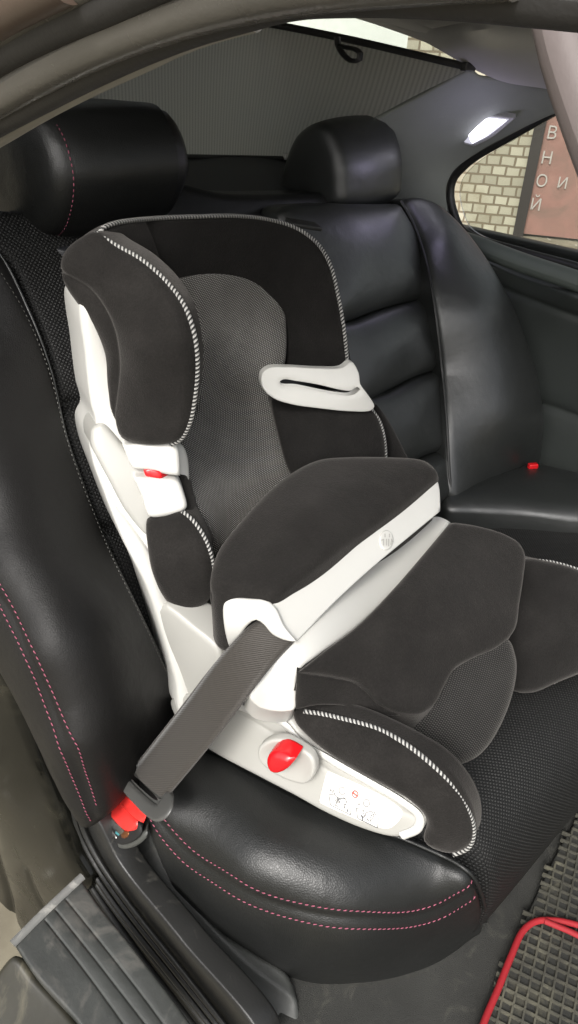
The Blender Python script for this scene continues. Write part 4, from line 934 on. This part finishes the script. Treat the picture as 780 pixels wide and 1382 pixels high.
# brick wall, faces the camera side of the yard
pw = at(697, 317, 'Z', 0.0)
az = math.atan2(pw[1], pw[0]); nW = np.array([-math.cos(az+.02), -math.sin(az+.02), 0]); tW = np.array([nW[1], -nW[0], 0])*-1
if (tW@RT) < 0: tW = -tW
bm_, nt, b = newmat('yellow_brick', (.42, .36, .22), .9)
br = N(nt, 'ShaderNodeTexBrick', offset=.5, squash=1.)
br.inputs['Color1'].default_value = (.40, .375, .29, 1); br.inputs['Color2'].default_value = (.27, .25, .19, 1); br.inputs['Mortar'].default_value = (.16, .13, .09, 1)
br.inputs['Scale'].default_value = 1; br.inputs['Brick Width'].default_value = .105; br.inputs['Row Height'].default_value = .072; br.inputs['Mortar Size'].default_value = .008; br.inputs['Bias'].default_value = -.1
nd = N(nt, 'ShaderNodeTexNoise'); nd.inputs['Scale'].default_value = 6; vm = N(nt, 'ShaderNodeVectorMath', operation='MULTIPLY_ADD'); nt.links.new(coords(nt, 'UV'), nd.inputs['Vector'])
nt.links.new(nd.outputs['Color'], vm.inputs[0]); vm.inputs[1].default_value = (.03, .02, 0); nt.links.new(coords(nt, 'UV'), vm.inputs[2]); nt.links.new(vm.outputs[0], br.inputs['Vector'])
n5 = noise(nt, 1.6, 6, .7, coords(nt, 'UV')); mx = N(nt, 'ShaderNodeMix', data_type='RGBA'); nt.links.new(ramp(nt, n5, [(.52, (0, 0, 0)), (.7, (.75, .75, .75))]), mx.inputs['Factor']); nt.links.new(br.outputs['Color'], mx.inputs['A']); mx.inputs['B'].default_value = (.20, .16, .10, 1)
nt.links.new(mx.outputs['Result'], b.inputs['Base Color']); bump(nt, b, math_(nt, 'SUBTRACT', 1., br.outputs['Fac']), .8, .01)
def slab(name, o0, u0, u1, z0, z1, off, th, mat, parent=None):
    a = o0+tW*u0+nW*off; b_ = o0+tW*u1+nW*off; V = []
    for p in (a, b_):
        for z in (z0, z1):
            V.append((p[0], p[1], z)); q = p-nW*th; V.append((q[0], q[1], z))
    uv = [(u0, z0), (u0, z0), (u0, z1), (u0, z1), (u1, z0), (u1, z0), (u1, z1), (u1, z1)]
    Fc = [(0, 4, 6, 2), (1, 3, 7, 5), (0, 2, 3, 1), (4, 5, 7, 6), (2, 6, 7, 3), (0, 1, 5, 4)]
    return mesh(name, V, Fc, mat, parent, uv=uv, smooth=False)
wall = slab('brick_wall', pw, -1.05, .0, -.2, 3.2, 0, .25, bm_); tag(wall, 'pale yellow brick garage wall seen through the far rear side window', 'wall')
gar = thing('garage_door', 'faded reddish metal garage door with white painted letters beside the yellow brick wall', 'garage door', tuple(pw+tW*.6))
gmt = plastic('garage_paint', (.25, .135, .11), .6, .12, 60, .2, ((.20, .13, .105), 3, .45))
slab('door_leaf', pw, .05, .95, .02, 2.6, .02, .06, gmt, gar); slab('door_leaf', pw, .962, 2.2, .02, 2.6, .02, .06, gmt, gar)
slab('door_post', pw, -.03, .05, 0, 2.7, .05, .1, plastic('post_paint', (.03, .025, .022), .6), gar)
WP = newmat('white_lettering', (.38, .35, .32), .8)[0]
def letter(ch, px, py, size):
    cu = bpy.data.curves.new('letter', 'FONT'); cu.body = ch; cu.size = size; cu.extrude = .002; cu.align_x = 'CENTER'; cu.align_y = 'CENTER'; cu.materials.append(WP)
    o = bpy.data.objects.new('letter', cu); COL.objects.link(o)
    o.parent = gar
    d = rays([(px, py)])[0]; n = nW; p0 = pw+nW*.03; t = ((p0-CP)@n)/(d@n); p = CP+d*t
    Mx = Matrix.Identity(4)
    for i in range(3): Mx[i][0] = tW[i]; Mx[i][1] = (0, 0, 1)[i]; Mx[i][2] = nW[i]
    Mx.translation = Vector(p)-Vector(gar.location); o.matrix_local = Mx
for ch, x, y, s_ in (('В', 745, 180, .12), ('Н', 738, 214, .12), ('О', 731, 245, .12), ('Й', 723, 277, .12), ('И', 759, 248, .11)): letter(ch, x, y, s_)
# bright rendered building behind the car, glimpsed above the sunshade
bb = thing('building', 'pale building glimpsed through the strip of rear window above the sunshade', 'building', (6, 9, 0))
box('wall', (8, 11, 2.2), (9, .4, 4.4), plastic('pale_render', (.62, .64, .6), .8), bb, 0, rot=[(.7, -.7, 0), (.7, .7, 0), (0, 0, 1)])
box('window', (5.3, 8.6+2.2, 2.0), (.9, .1, 1.2), plastic('yellow_blind', (.55, .5, .25), .6), bb, 0, rot=[(.7, -.7, 0), (.7, .7, 0), (0, 0, 1)])

# ================================================================== LIGHT
w = bpy.data.worlds.new('World'); SC.world = w; w.use_nodes = True; nt = w.node_tree
sky = nt.nodes.new('ShaderNodeTexSky'); sky.sky_type = 'NISHITA'; sky.sun_disc = False
SD = np.array([-.60, -.24, .62]); SD /= np.linalg.norm(SD)      # direction towards the light
el_ = math.asin(SD[2]); azs = math.atan2(SD[0], SD[1])
sky.sun_elevation = el_; sky.sun_rotation = azs; sky.dust_density = 6; sky.air_density = 1.; sky.ozone_density = .6
bg = nt.nodes['Background']; bg.inputs[1].default_value = .13
hs = nt.nodes.new('ShaderNodeHueSaturation'); hs.inputs['Saturation'].default_value = .22
nt.links.new(sky.outputs[0], hs.inputs['Color']); nt.links.new(hs.outputs[0], bg.inputs[0])
sd = bpy.data.lights.new('sun', 'SUN'); sd.energy = .95; sd.angle = R(14); sd.color = (1, .97, .92)
so = bpy.data.objects.new('sun', sd); COL.objects.link(so); so.rotation_euler = Vector(SD).to_track_quat('Z', 'Y').to_euler()
SC.view_settings.view_transform = 'Standard'; SC.view_settings.look = 'None'; SC.view_settings.gamma = 1; SC.view_settings.exposure = 1.05
SC.cycles.max_bounces = 8; SC.cycles.use_denoising = True
